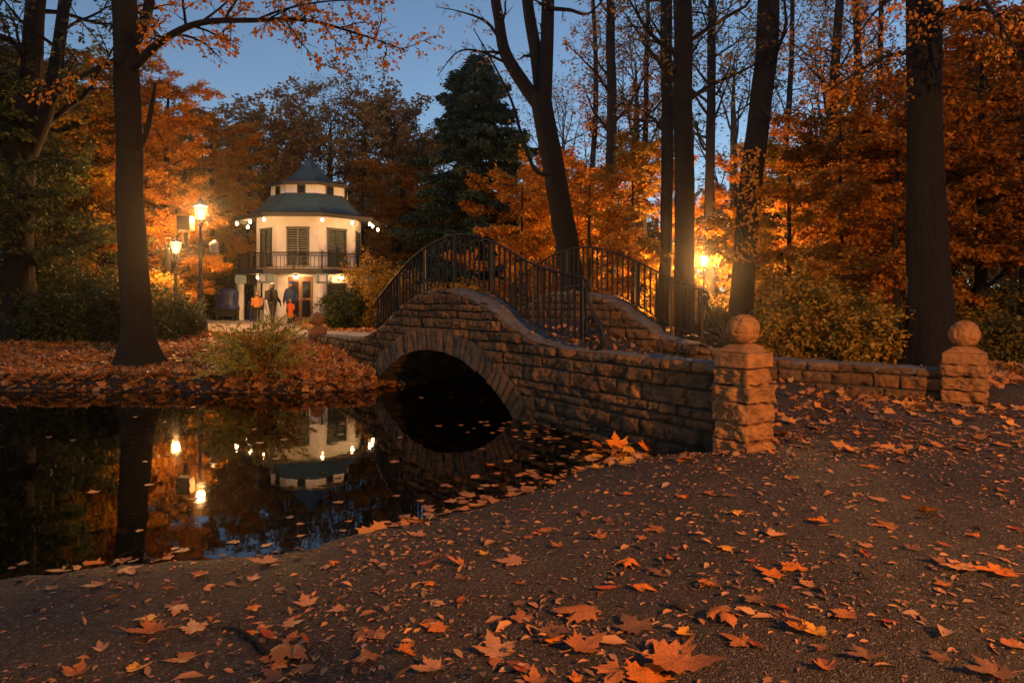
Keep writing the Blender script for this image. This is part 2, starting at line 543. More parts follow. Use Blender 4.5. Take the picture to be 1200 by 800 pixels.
M['blue_paint'] = mat_rough('blue_grey_paint', (0.10, 0.17, 0.22), (0.14, 0.21, 0.26), 0.6, 5)
M['dark_wood'] = mat_rough('dark_wood', (0.008, 0.011, 0.014), (0.016, 0.018, 0.02), 0.6, 6, stretch=(3, 3, 1))
M['brown_wood'] = mat_rough('brown_door_wood', (0.16, 0.07, 0.03), (0.11, 0.05, 0.025), 0.5, 8, stretch=(6, 6, 0.6))
M['dark_glass'] = mat_rough('dark_glass', (0.012, 0.015, 0.018), (0.02, 0.02, 0.02), 0.08, 3)
M['shingle'] = mat_shingle()
M['tarp'] = mat_rough('blue_tarp', (0.004, 0.016, 0.085), (0.007, 0.026, 0.12), 0.45, 4, bump=0.4, bscale=9)
M['black'] = mat_rough('black_cloth', (0.012, 0.012, 0.014), (0.022, 0.02, 0.022), 0.85, 14)
M['navy'] = mat_rough('navy_cloth', (0.014, 0.03, 0.085), (0.02, 0.04, 0.11), 0.85, 14)
M['blue_cap'] = mat_rough('blue_cap_cloth', (0.02, 0.08, 0.45), (0.03, 0.10, 0.5), 0.7, 20)
M['orange_coat'] = mat_rough('orange_coat_cloth', (0.75, 0.13, 0.02), (0.62, 0.11, 0.02), 0.7, 12)
M['peach_coat'] = mat_rough('amber_coat_cloth', (0.62, 0.25, 0.06), (0.5, 0.2, 0.05), 0.7, 12)
M['skin'] = mat_rough('skin_tone', (0.50, 0.30, 0.21), (0.46, 0.27, 0.19), 0.55, 8)
M['hair'] = mat_rough('dark_hair', (0.02, 0.013, 0.01), (0.04, 0.025, 0.016), 0.6, 30)
M['pale_hat'] = mat_rough('pale_knit', (0.62, 0.58, 0.52), (0.5, 0.47, 0.42), 0.9, 30)
M['globe'] = mat_rough('white_housing', (0.36, 0.36, 0.36), (0.3, 0.3, 0.3), 0.35, 4)
M['lamp_blue'] = mat_rough('dark_blue_iron', (0.010, 0.014, 0.026), (0.016, 0.02, 0.034), 0.4, 9, metallic=0.3)
M['glow'] = mat_emit('lamp_glass_lit', (1.0, 0.38, 0.07), 1.15)
M['glow_s'] = mat_emit('bulb_lit', (1.0, 0.55, 0.20), 28.0)

# ------------------------------------------------------------------ terrain
POND = np.array([(-30, 2.6), (-8, 3.4), (-3.2, 4.15), (-1.58, 4.68), (-.65, 5.2), (.0, 5.85), (.45, 6.35), (1.04, 7.0), (1.7, 7.45), (1.15, 8.4), (.45, 9.4),
                 (3.0, 11.4), (5.5, 14.5), (6, 18), (3, 21), (0.5, 18.5), (-.4, 15.6), (-2.4, 13.2), (-3.0, 12.75), (-4.1, 12.25), (-5.2, 12.45), (-7, 12.5), (-9.4, 12.6), (-14, 12.4), (-30, 12.9)])

def pond_sd(x, y):
    """positive outside the pond, negative inside"""
    p = np.stack([x, y], -1).reshape(-1, 2)
    d2 = np.full(len(p), 1e9)
    ins = np.zeros(len(p), bool)
    n = len(POND)
    for i in range(n):
        a, b = POND[i], POND[(i + 1) % n]
        e = b - a
        w = p - a
        t = np.clip((w @ e) / (e @ e), 0, 1)
        q = w - t[:, None] * e
        d2 = np.minimum(d2, (q ** 2).sum(1))
        c = (a[1] > p[:, 1]) != (b[1] > p[:, 1])
        xi = a[0] + (p[:, 1] - a[1]) / (b[1] - a[1] + 1e-12) * (b[0] - a[0])
        ins ^= c & (p[:, 0] < xi)
    d = np.sqrt(d2)
    return np.where(ins, -d, d).reshape(np.shape(x))

def gz(x, y, fine=True):
    x = np.asarray(x, float); y = np.asarray(y, float)
    sd = pond_sd(x, y) + 0.10 * fbm(np.stack([x * 1.1, y * 1.1, x * 0 + 4.1], -1), 3) + .035 * fbm(np.stack([x * 6, y * 6, x * 0 + 1.3], -1), 3)
    wl = (x - 5.86) * .63 + (y - 8.8) * .78
    tr = sstep(-.05, .30, wl) * sstep(0.5, 2.0, x)
    tl = sstep(7, 10, y) * sstep(1.5, 0.0, x)
    t = np.maximum(tr, tl)
    near = .10 + .27 * sstep(-2.0, 2.4, x)
    far = .50 + .18 * sstep(13, 22, y) - .25 * sstep(3, 9, x) * sstep(22, 32, y)
    far = far + .05 * fbm(np.stack([x * .35, y * .35, x * 0], -1), 3)
    L = near * (1 - t) + far * t
    rampn = 1 - np.exp(-np.clip(sd, 0, None) / 0.9)
    rampf = 0.55 * sstep(0, .35, sd) + 0.45 * sstep(.2, 3.0, sd)
    out = L * (rampn * (1 - tl) + rampf * tl)
    z = np.where(sd > 0, out, -0.5 * sstep(0, 1.1, -sd) - 0.02 * sstep(0, .1, -sd))
    if fine:
        z = z + .018 * fbm(np.stack([x * 1.7, y * 1.7, x * 0 + 9], -1), 3) * sstep(0, .6, sd)
        z = z + .006 * fbm(np.stack([x * 9, y * 9, x * 0 + 2], -1), 3) * sstep(-.1, .2, sd)
    return z

def gz1(x, y):
    return float(gz(np.array([x]), np.array([y]))[0])

def axis(segs):
    out = []
    for a, b, st in segs:
        out.append(np.arange(a, b, st))
    out.append([segs[-1][1]])
    return np.concatenate(out)

gx = axis([(-320, -60, 20), (-60, -14, 1.5), (-14, -6, .2), (-6, 7, .055), (7, 14, .2), (14, 60, 1.5), (60, 320, 20)])
gy = axis([(-120, -10, 10), (-10, 1.5, .4), (1.5, 10, .05), (10, 24, .14), (24, 60, .8), (60, 420, 20)])
X, Y = np.meshgrid(gx, gy, indexing='ij')
Z = gz(X, Y)
WET = np.clip((1 - sstep(.05, .75, pond_sd(X, Y) + .25 * fbm(np.stack([X * 2, Y * 2, X * 0], -1), 3))) + .30 * sstep(.25, .7, fbm(np.stack([X * .8, Y * .8, X * 0 + 7], -1), 4)), 0, 1)
link('ground', mesh_np('ground', np.stack([X, Y, Z], -1).reshape(-1, 3), grid_quads(len(gx), len(gy)), smooth=True, attrs={'wet': WET.ravel()}), M['soil'])['kind'] = 'structure'

wx = np.array([-30, 8.0]); wy = np.array([2.0, 22.0])
WX, WY = np.meshgrid(wx, wy, indexing='ij')
link('water', mesh_np('water', np.stack([WX, WY, WX * 0], -1).reshape(-1, 3), grid_quads(2, 2)), M['water'])['kind'] = 'structure'

def ray_ground(px, py):
    """where the photo's pixel meets the ground"""
    d = 6.0
    for _ in range(14):
        x = (px - 600) * d / 800
        z = max(gz1(x, d), 0.0)
        d = 0.25 * d + 0.75 * (1.70 - z) * 800 / max(py - 350, 5)
    return np.array([(px - 600) * d / 800, d, max(gz1((px - 600) * d / 800, d), 0.0)])

# gravel path from the pavilion to the bridge
pc = catmull([(-14.0, 31.5), (-11.2, 27.5), (-9.2, 24.0), (-7.0, 21.0), (-4.6, 19.0), (-2.6, 17.6), (-1.7, 15.6)], 10)
pt = nrm(np.gradient(pc, axis=0)); pn = np.stack([-pt[:, 1], pt[:, 0]], 1)
wid = np.interp(np.linspace(0, 1, len(pc)), [0, .15, .4, .7, 1], [3.6, 2.6, 1.5, 1.1, 1.1])
offs = np.linspace(-1, 1, 9)
PXY = pc[:, None, :] + pn[:, None, :] * (offs[None, :, None] * wid[:, None, None])
PZ = gz(PXY[..., 0], PXY[..., 1]) + .03 - .03 * np.abs(offs)[None, :] ** 4
link('path', mesh_np('path', np.concatenate([PXY, PZ[..., None]], -1).reshape(-1, 3), grid_quads(len(pc), 9), smooth=True), M['gravel'])['kind'] = 'structure'

# ------------------------------------------------------------------ masonry
class Masonry:
    def __init__(s, seed, u0, u1, z0, z1, ch=(.095, .20), ln=(.15, .50)):
        r = np.random.default_rng(seed)
        zs = [z0]
        while zs[-1] < z1: zs.append(zs[-1] + r.uniform(*ch))
        s.zs = np.array(zs)
        s.us, s.ids = [], []
        for _ in zs:
            us = [u0 - r.uniform(0, .4)]
            while us[-1] < u1: us.append(us[-1] + r.uniform(*ln))
            s.us.append(np.array(us)); s.ids.append(r.random((len(us) + 1, 3)))
    def ev(s, u, z, seed=0.0):
        q = np.stack([u * 5, z * 5, u * 0 + seed], -1)
        uu = u + .012 * vnoise(q * .8) + .007 * vnoise(q * 4) ; zz = z + .010 * vnoise(q * .6 + 31.7) + .007 * vnoise(q * 4 + 11)
        ci = np.clip(np.searchsorted(s.zs, zz) - 1, 0, len(s.zs) - 2)
        du = np.zeros_like(u); rid = np.zeros(u.shape + (3,)); ln = np.ones_like(u)
        for c in np.unique(ci):
            m = ci == c
            us = s.us[c]
            k = np.clip(np.searchsorted(us, uu[m]) - 1, 0, len(us) - 2)
            du[m] = np.minimum(uu[m] - us[k], us[k + 1] - uu[m])
            ln[m] = us[k + 1] - us[k]
            rid[m] = s.ids[c][k]
        dz = np.minimum(zz - s.zs[ci], s.zs[ci + 1] - zz)
        e = np.minimum(du, dz)
        h = .042 * sstep(.002, .015, e) + .014 * sstep(0, .09, e) + .048 * rid[..., 0]
        # a tilt per stone and rough quarry face
        h = h + (rid[..., 1] - .5) * .30 * (zz - s.zs[ci] - .08) + (rid[..., 2] - .5) * .16 * (du - .1)
        nz = np.stack([u * 7, z * 9, u * 0 + rid[..., 2] * 9], -1)
        h = h + .020 * fbm(nz, 5, .6) - .030 * sstep(.2, .42, fbm(nz * .8 + 40, 3))
        return h, rid[..., 1], 1 - sstep(.004, .016, e)

def stone_sheet(name, parent, path, nrmf, u0, u1, bot, top, mas, off=0.0, res=.022, mat='stone', proud=0.0):
    """rough coursed stone facing over u0..u1 between bot(u) and top(u)"""
    nu = max(3, int((u1 - u0) / res) + 1)
    u = np.linspace(u0, u1, nu)
    zb, zt = bot(u), top(u)
    nv = max(4, int(np.max(zt - zb) / res) + 1)
    t = np.linspace(0, 1, nv)
    U = np.repeat(u[:, None], nv, 1)
    Zs = zb[:, None] + (zt - zb)[:, None] * t[None, :]
    h, idv, jt = mas.ev(U, Zs)
    h = h * (1 - .35 * sstep(.05, 0, zt[:, None] - Zs)) + proud
    p = path(u); n = nrmf(u)
    XY = p[:, None, :] + n[:, None, :] * (off + h)[..., None]
    V = np.concatenate([XY, Zs[..., None]], -1).reshape(-1, 3)
    return part_np(name, V, M[mat], parent, grid_quads(nu, nv), smooth=True, attrs={'stone': idv.ravel(), 'joint': jt.ravel()})

def make_path(pts, u_ref_index, u_ref):
    c = catmull(pts, 24)
    s = np.concatenate([[0], np.cumsum(np.linalg.norm(np.diff(c, axis=0), axis=1))])
    s = s - s[u_ref_index * 24] + u_ref
    t = nrm(np.gradient(c, axis=0))
    nn = np.stack([t[:, 1], -t[:, 0]], 1)      # right-hand normal
    f = lambda u: np.stack([np.interp(u, s, c[:, 0]), np.interp(u, s, c[:, 1])], -1)
    g = lambda u: nrm(np.stack([np.interp(u, s, nn[:, 0]), np.interp(u, s, nn[:, 1])], -1))
    return f, g, s[0], s[-1]

NP, NN, NU0, NU1 = make_path([(-4.95, 17.4), (-2.58, 13.3), (.1, 9.7), (2.12, 6.72)], 1, 4.93)
FP, FN, FU0, FU1 = make_path([(-2.6, 19.4), (0.0, 15.2), (2.66, 11.6), (3.05, 11.05), (5.75, 8.95)], 1, 4.93)
# near normals should face the viewer (left-hand side of travel), i.e. negative of NN when needed
_sgn = -1.0 if (NN(np.array([7.0]))[0] @ np.array([-.8, -.6])) < 0 else 1.0
NNf = lambda u: NN(u) * _sgn
FNf = lambda u: FN(u) * _sgn

_tu = np.array([NU0, 3.4, 4.3, 5.17, 5.92, 6.66, 7.25, 7.83, 8.69, 9.13, 9.6, 10.0, 10.6, 11.5, NU1])
_tz = np.array([.78, .86, .95, 1.21, 1.53, 1.78, 1.85, 1.83, 1.62, 1.36, 1.18, 1.10, 1.05, 1.05, 1.05])
_tc = catmull(np.stack([_tu, _tz], 1), 10)
near_top = lambda u: np.interp(u, _tc[:, 0], _tc[:, 1])
def far_top(u):
    a = near_top(np.minimum(np.asarray(u) + .5, NU1))
    return np.where(np.asarray(u) > 9.0, np.minimum(a, np.interp(u, [9.0, 9.5, 10.1, 11, 14], [1.13, 1.0, .91, .79, .75])), a)
AC, AR, ACZ = 7.17, 3.41, .84 - 3.41
RT = .37
def arch_out(u):
    q = (AR + RT) ** 2 - (np.asarray(u) - AC) ** 2
    return np.where(q > 0, ACZ + np.sqrt(np.maximum(q, 0)), -9)

bridge = thing('stone_bridge', (*NP(np.array([AC]))[0], 0.0), 'humpbacked rough stone footbridge with black iron railings over the pond', 'bridge')
MAS = Masonry(11, NU0 - 1, NU1 + 1, -.45, 2.3)
MASF = Masonry(12, FU0 - 1, FU1 + 1, -.45, 2.3, ch=(.13, .2), ln=(.25, .6))
lowb = lambda u: np.full(np.shape(u), -.40)
TH = .36
# near face in three runs
stone_sheet('wing_wall', bridge, NP, NNf, NU0 + .1, 4.35, lowb, lambda u: near_top(u), MAS)
stone_sheet('wing_wall', bridge, NP, NNf, 10.0, NU1 - .1, lowb, lambda u: near_top(u), MAS, res=.0105)
stone_sheet('face_wall', bridge, NP, NNf, 4.35, 10.0, lambda u: np.maximum(-.40, arch_out(u) - .03), near_top, MAS, res=.012)

# inner faces, copings
def coping(name, path, nf, u0, u1, top, parent, seed):
    u = np.linspace(u0, u1, int((u1 - u0) / .045) + 1)
    w = np.array([-.035, -.02, 0.0, .12, .24, .36, .385, .37])     # inward from the face, tilted edges
    dz = np.array([-.05, .004, .016, .022, .022, .014, -.004, -.06])
    p = path(u); n = nf(u)
    U = np.repeat(u[:, None], len(w), 1); W = np.repeat(w[None, :], len(u), 0)
    q = np.stack([U * 6, W * 9, U * 0 + seed], -1)
    XY = p[:, None, :] - n[:, None, :] * (W + .028 * vnoise(q + 5))[..., None]
    Zs = top(u)[:, None] + dz[None, :] + .020 * fbm(q, 4) - .014
    V = np.concatenate([XY, Zs[..., None]], -1).reshape(-1, 3)
    part_np(name, V, M['cope'], parent, grid_quads(len(u), len(w)), smooth=True)
coping('coping', NP, NNf, NU0 + .1, NU1 - .1, near_top, bridge, 1.0)

deck_z = lambda u: np.interp(u, [NU0, 2.0, 4.5, 6.0, 7.2, 8.4, 9.6, 10.6, 12.0, 13.2], [.50, .60, .82, 1.18, 1.28, .98, .68, .53, .40, .28])
IN = lambda path, nf, k: (lambda u: path(u) - nf(u) * k)
stone_sheet('inner_wall', bridge, IN(NP, NNf, TH), lambda u: -NNf(u), 1.0, NU1 - .2, lambda u: deck_z(u) - .1, near_top, MASF, off=-.05, res=.05)
FW1 = 10.15
stone_sheet('inner_wall', bridge, FP, FNf, FU0 + .1, FW1, lambda u: deck_z(u) - .15, far_top, MASF, res=.022)
coping('coping', FP, FNf, FU0 + .1, FW1, far_top, bridge, 3.0)
stone_sheet('face_wall', bridge, IN(FP, FNf, TH), lambda u: -FNf(u), FU0 + .1, FW1, lambda u: np.maximum(-.4, arch_out(u) - .03), far_top, MASF, off=-.03, res=.05)

# arch rings and barrel
def ring(path, nf, off, sgn, res_r=.02):
    th = np.linspace(-.86, .86, 420)
    rr = np.linspace(AR, AR + RT, 32)
    T, RR = np.meshgrid(th, rr, indexing='ij')
    U = AC + RR * np.sin(T); Zs = ACZ + RR * np.cos(T)
    r = np.random.default_rng(5)
    ed = [-1.0]
    while ed[-1] < 1.0: ed.append(ed[-1] + r.uniform(.032, .062))
    ed = np.array(ed); ids = r.random((len(ed), 3))
    TT = T + .004 * vnoise(np.stack([T * 40, RR * 8, T * 0], -1))
    k = np.clip(np.searchsorted(ed, TT) - 1, 0, len(ed) - 2)
    e = np.minimum(np.minimum(TT - ed[k], ed[k + 1] - TT) * (AR + .2), np.minimum(RR - AR + .015, AR + RT - RR))
    h = .034 * sstep(0, .014, e) + .03 * ids[k, 0] + .012 * sstep(0, .09, e) + .016 * fbm(np.stack([U * 8, Zs * 8, ids[k, 2] * 9], -1), 4) + .035
    Zs = np.maximum(Zs, -.42)
    p = path(U.ravel()).reshape(U.shape + (2,)); n = nf(U.ravel()).reshape(U.shape + (2,))
    XY = p + n * (off + h * sgn)[..., None]
    V = np.concatenate([XY, Zs[..., None]], -1).reshape(-1, 3)
    part_np('arch_ring', V, M['ring'], bridge, grid_quads(*T.shape), smooth=True, attrs={'stone': ids[k, 1].ravel(), 'joint': (1 - sstep(.004, .016, e)).ravel()})
ring(NP, NNf, 0.0, 1)
th = np.linspace(-.86, .86, 120); wv = np.linspace(0, 1, 60)
U = AC + AR * np.sin(th); Zb = ACZ + AR * np.cos(th)
pn_, pf_ = NP(U) + NNf(U) * .06, FP(U) - FNf(U) * (TH + .05)
XY = pn_[:, None, :] * (1 - wv)[None, :, None] + pf_[:, None, :] * wv[None, :, None]
MASB = Masonry(21, -1, 6, -4, 4, ch=(.16, .24), ln=(.25, .5))
hb, ib, jb = MASB.ev(np.repeat((wv * 3.2)[None, :], len(th), 0), np.repeat((th * AR)[:, None], len(wv), 1))
Zb2 = np.repeat(Zb[:, None], len(wv), 1) - (hb - .06) * np.cos(th)[:, None] * sstep(0, .05, wv)[None, :]
part_np('vault', np.concatenate([XY, Zb2[..., None]], -1).reshape(-1, 3), M['ring'], bridge, grid_quads(len(th), len(wv)), smooth=True,
        attrs={'stone': ib.ravel(), 'joint': jb.ravel()})
# deck between the parapets
ud = np.linspace(1.0, 13.3, 90); wv = np.linspace(0, 1, 14)
a_ = NP(np.minimum(ud, NU1)) - NNf(np.minimum(ud, NU1)) * (TH - .05); b_ = FP(ud)
XY = a_[:, None, :] * (1 - wv)[None, :, None] + b_[:, None, :] * wv[None, :, None]
Zd = np.repeat(deck_z(ud)[:, None], 14, 1) + .02 * fbm(np.concatenate([XY * 3, XY[..., :1] * 0], -1), 3)
part_np('deck', np.concatenate([XY, Zd[..., None]], -1).reshape(-1, 3), M['soil'], bridge, grid_quads(90, 14), smooth=True)

def rough_block(c, size, rz, seed, taper=1.0, amp=.040, n=26):
    """one rounded quarry-faced block: verts, quads, attributes"""
    g = np.linspace(-1, 1, n)
    A, B = np.meshgrid(g, g, indexing='ij')
    o = np.ones_like(A)
    Vs, Qs, k = [], [], 0
    for f in range(6):
        s = [(A, B, o), (B, A, -o), (o, A, B), (-o, B, A), (B, o, A), (A, -o, B)][f]
        V = np.stack(s, -1).reshape(-1, 3)
        Vs.append(V); Qs.append(grid_quads(n, n) + k); k += n * n
    V = np.vstack(Vs)
    e = np.sort(1 - np.abs(V), 1)[:, 1]          # distance to the nearest edge
    sz = np.array(size) / 2
    q = V * sz
    q[:, :2] *= (1 + (taper - 1) * (V[:, 2:3] + 1) / 2)
    d = nrm(V * sz.mean() / sz)
    dist = -.014 * (1 - sstep(0, .16, e))
    q = q + nrm(V ** 3) * (dist + amp * fbm(q * 9 + seed * 7.7, 5, .6) * (.45 + .55 * sstep(0, .3, e)))[:, None]
    c_, s_ = math.cos(rz), math.sin(rz)
    q = q @ np.array([[c_, s_, 0], [-s_, c_, 0], [0, 0, 1]])
    rv = (math.sin(seed * 12.9) * 43758.5) % 1.0
    return q + np.array(c), np.vstack(Qs), np.full(len(q), rv), (1 - sstep(0, .06, e)) * .5

def ball_pillar(parent, x, y, z0, top, rz, w, rb, seed, courses=5):
    zs = np.linspace(z0 - .12, top, courses + 1) + np.concatenate([[0], np.random.default_rng(int(seed)).uniform(-.02, .02, courses - 1), [0]])
    Vs, Qs, A, J, k = [], [], [], [], 0
    r = np.random.default_rng(int(seed))
    for i in range(courses):
        h = zs[i + 1] - zs[i]
        V, Q, a, j = rough_block((x + r.uniform(-.012, .012), y + r.uniform(-.012, .012), (zs[i] + zs[i + 1]) / 2), (w + r.uniform(-.035, .03), w + r.uniform(-.035, .03), h - .002), rz + r.uniform(-.02, .02), seed + i * 1.3)
        Vs.append(V); Qs.append(Q + k); k += len(V); A.append(a); J.append(j)
    p = part_np('pillar', np.vstack(Vs), M['pillar'], parent, np.vstack(Qs), smooth=True, attrs={'stone': np.concatenate(A), 'joint': np.concatenate(J)})
    V, Q, a, j = rough_block((x, y, top + .075), (w * .99, w * .99, .15), rz, seed + .5, taper=1.0, amp=.010)
    V2, Q2, a2, j2 = rough_block((x, y, top + .185), (w * .93, w * .93, .08), rz, seed + .7, taper=.5, amp=.008)
    part_np('pillar_cap', np.vstack([V, V2]), M['pillar'], p, np.vstack([Q, Q2 + len(V)]), smooth=True, attrs={'stone': np.concatenate([a, a2]), 'joint': np.concatenate([j, j2]) * .3})
    # ball
    n1, n2 = 80, 48
    a1 = np.linspace(0, 2 * math.pi, n1); b1 = np.linspace(0.02, math.pi - .02, n2)
    Aa, Bb = np.meshgrid(a1, b1, indexing='ij')
    V = np.stack([np.cos(Aa) * np.sin(Bb), np.sin(Aa) * np.sin(Bb), np.cos(Bb)], -1).reshape(-1, 3)
    V = V * (rb + .007 * fbm(V * 3 + seed, 5, .6) - .012 * sstep(.25, .5, fbm(V * 4.5 + seed * 3, 3)))[:, None] + np.array([x, y, top + .215 + rb * .93])
    part_np('ball', V, M['pillar'], p, grid_quads(n1, n2), smooth=True, attrs={'stone': np.full(len(V), .4), 'joint': np.zeros(len(V))})
    return p

tn = math.atan2(*(NP(np.array([NU1]))[0] - NP(np.array([NU1 - .3]))[0])[::-1])
ball_pillar(bridge, 2.22, 6.56, .33, 1.045, tn, .41, .152, 3.0, 5)
tl_ = math.atan2(*(NP(np.array([NU0 + .3]))[0] - NP(np.array([NU0]))[0])[::-1])
ball_pillar(bridge, -4.99, 17.5, .45, .80, tl_, .42, .175, 8.0, 3)

# the low wall that runs on from the far parapet
wallr = thing('stone_wall', (4.4, 10.0, .4), 'low rough stone wall right of the bridge ending in a ball-topped pillar', 'wall')
stone_sheet('wall_face', wallr, FP, FNf, FW1, FU1 - .05, lambda u: np.full(np.shape(u), .1), far_top, MASF, res=.016, mat='stone_dry')
coping('coping', FP, FNf, FW1, FU1 - .05, far_top, wallr, 6.0)
stone_sheet('wall_face', wallr, IN(FP, FNf, TH), lambda u: -FNf(u), FW1, FU1 - .05, lambda u: np.full(np.shape(u), .1), far_top, MASF, off=-.03, res=.05)
tr_ = math.atan2(*(FP(np.array([FU1]))[0] - FP(np.array([FU1 - .3]))[0])[::-1])
ball_pillar(wallr, 5.86, 8.84, .33, .86, tr_, .47, .178, 14.0, 4)

# ------------------------------------------------------------------ iron railings
def railing(path, nf, inset, us, base, top, n_bal, post_us, scroll_dir, label):
    c = lambda u: path(np.atleast_1d(u))[0] - nf(np.atleast_1d(u))[0] * inset
    uu = np.linspace(us[0], us[1], 70)
    pts = np.array([[*c(u), float(top(u))] for u in uu])
    mb = MB(); mb.tube(pts, .026, 8, flat=.62)
    rail = mb.build('railing', M['iron'], bridge, smooth=True)
    rail['label'] = label
    mb = MB()
    pb = np.array([[*c(u), float(base(u))] for u in uu])
    for a, b in zip(pb[:-1], pb[1:]): mb.bar(a, b + (b - a) * .02, .034, .014)
    mb.build('bottom_rail', M['iron'], rail)
    for i in range(n_bal):
        u = us[0] + (us[1] - us[0]) * (i + .5) / n_bal
        if min(abs(u - q) for q in post_us) < .045: continue
        x, y = c(u)
        j = 0.003 * math.sin(i * 7.1)
        mb = MB(); mb.bar((x, y, float(base(u))), (x + j, y - j, float(top(u)) - .012), .025, .025)
        mb.build('baluster', M['iron'], rail)
    for u in post_us:
        x, y = c(u)
        mb = MB(); mb.bar((x, y, float(base(u)) - .16), (x, y, float(top(u)) - .012), .042, .042)
        mb.build('post', M['iron'], rail)
    # end scroll
    if scroll_dir:
        u = us[1]
        t2 = nrm(c(u) - c(u - .2)); o2 = c(u); zb = float(base(u)) - .14; H = float(top(u)) - zb
        def W(a, b): return np.array([o2[0] + t2[0] * a, o2[1] + t2[1] * a, zb + b * H])
        S = catmull([(.01, .985), (.07, .95), (.085, .86), (.05, .82), (.015, .84), (.03, .89), (.055, .87), (.05, .80), (.07, .70), (.14, .52), (.25, .36), (.30, .22), (.27, .07), (.18, .01), (.11, .06), (.12, .14), (.17, .17)], 8)
        mb = MB(); mb.tube(np.array([W(a, b) for a, b in S * np.array([1.2, 1.0])]), np.interp(np.linspace(0, 1, len(S)), [0, .5, .8, 1], [.022, .034, .036, .018]), 8, flat=.8)
        C = catmull([(.28, .16), (.22, .27), (.12, .27), (.05, .32), (.05, .42), (.10, .46), (.14, .41), (.11, .38)], 8)
        mb.tube(np.array([W(a, b) for a, b in C * np.array([1.2, 1.0])]), np.linspace(.032, .018, len(C)), 8)
        D = catmull([(.02, .22), (.10, .20), (.13, .10), (.08, .02), (.02, .04), (.02, .12), (.06, .14)], 8)
        mb.tube(np.array([W(a, b) for a, b in D * np.array([1.2, 1.0])]), np.linspace(.026, .017, len(D)), 8)
        mb.build('scroll', M['iron'], rail, smooth=True)
    return rail

_ru = np.array([4.3, 5.2, 6.1, 6.95, 7.45, 8.0, 8.69, 9.5, 10.6]); _rz = np.array([1.67, 2.10, 2.50, 2.71, 2.76, 2.71, 2.51, 2.19, 1.96])
_rc = catmull(np.stack([_ru, _rz], 1), 10)
rtop = lambda u: np.interp(u, _rc[:, 0], _rc[:, 1])
_bu = np.linspace(4.2, 10.7, 60)
_bz = np.convolve(np.pad(near_top(_bu), 4, mode='edge'), np.ones(9) / 9, 'valid') + .13
_bz[:4] = near_top(_bu[:4]) + .1; _bz[-4:] = near_top(_bu[-4:]) + .13
rbase = lambda u: np.interp(u, _bu, _bz)
railing(NP, NNf, .20, (4.3, 10.6), rbase, rtop, 47, [4.31, 5.4, 6.4, 7.4, 8.45, 9.5, 10.59], 1, 'near iron railing in front of the deck, curved over the arch')
_fu = np.linspace(4.4, 10.2, 80)
_sm = lambda a: np.convolve(np.pad(a, 7, mode='reflect', reflect_type='odd'), np.ones(15) / 15, 'valid')
_ft = _sm(np.where(_fu > 9.0, np.interp(_fu, [9.0, 9.5, 10.2], [2.14, 1.98, 1.82]), rtop(_fu + .45) - .02))
ftop = lambda u: np.interp(u, _fu, _ft)
_fb = _sm(np.where(_fu > 9.2, np.interp(_fu, [9.2, 10.2], [1.18, 1.05]), rbase(_fu + .45)))
fbase = lambda u: np.interp(u, _fu, _fb)
railing(FP, FNf, .20, (4.6, 10.1), fbase, ftop, 41, [4.61, 5.6, 6.6, 7.6, 8.5, 9.3, 10.09], 1, 'far iron railing behind the deck')

# ------------------------------------------------------------------ pavilion
PX, PY_, PZ0 = -9.75, 33.0, gz1(-9.75, 31.0)
PH0 = math.atan2(-1, 0) + R(8.8) + math.atan2(PX, PY_) * -1     # direction of the corner that faces the viewer
pav = thing('pavilion', (PX, PY_, PZ0), 'two storey white octagonal pavilion with dark tiered shingle roof and lit balcony', 'pavilion')
def oc(r, k, z):
    a = PH0 + k * math.pi / 4
    return np.array([PX + r * math.cos(a), PY_ + r * math.sin(a), z])
def octo(mb, prof):
    mb.lathe((PX, PY_, 0), prof, 8, PH0)
ZB, ZE = 3.02, 5.47                                            # balcony floor and eave
RW, RBAL = 2.44, 3.22
mb = MB(); octo(mb, [(RW - .02, PZ0 - .1), (RW - .02, ZB - .12)]); octo(mb, [(RW, ZB + .02), (RW, ZE + .22)])
mb.build('wall', M['white_wall'], pav)
mb = MB(); octo(mb, [(RBAL + .05, ZB - .22), (RBAL + .12, ZB - .20), (RBAL + .12, ZB - .02), (RBAL + .05, ZB), (RBAL - .05, ZB)])
mb.build('balcony_floor', M['dark_wood'], pav)
mb = MB(); octo(mb, [(1.80, 6.30), (1.80, 7.05)])
mb.build('drum', M['drum_wall'], pav)

def roof(prof, name):
    """octagonal roof with stepped shingle courses and a fascia"""
    pr = np.array(prof)
    c = catmull(pr, 8)
    s = np.concatenate([[0], np.cumsum(np.linalg.norm(np.diff(c, axis=0), axis=1))])
    n = int(s[-1] / .125)
    ss = np.linspace(0, s[-1], n + 1)
    r_, z_ = np.interp(ss, s, c[:, 0]), np.interp(ss, s, c[:, 1])
    V, Q, UV, k = [], [], [], 0
    for f in range(8):
        for i in range(n):
            # each course overhangs the one below by a thin step
            r0, z0 = r_[i] + .018, z_[i] + .012
            r1, z1 = r_[i + 1], z_[i + 1]
            p = [oc(r0, f, z0), oc(r0, f + 1, z0), oc(r1, f + 1, z1), oc(r1, f, z1), oc(r0, f, z0 - .03), oc(r0, f + 1, z0 - .03)]
            V += p
            w0, w1 = r0 * .765, r1 * .765
            UV += [(-w0 / 2 + f * 7, i * .125), (w0 / 2 + f * 7, i * .125), (w1 / 2 + f * 7, i * .125 + .125), (-w1 / 2 + f * 7, i * .125 + .125), (-w0 / 2 + f * 7, i * .125), (w0 / 2 + f * 7, i * .125)]
            Q += [[k, k + 1, k + 2, k + 3], [k + 4, k + 5, k + 1, k]]
            k += 6
    ro = part_np(name, np.array(V), M['shingle'], pav, np.array(Q), uv=np.array(UV))
    return ro
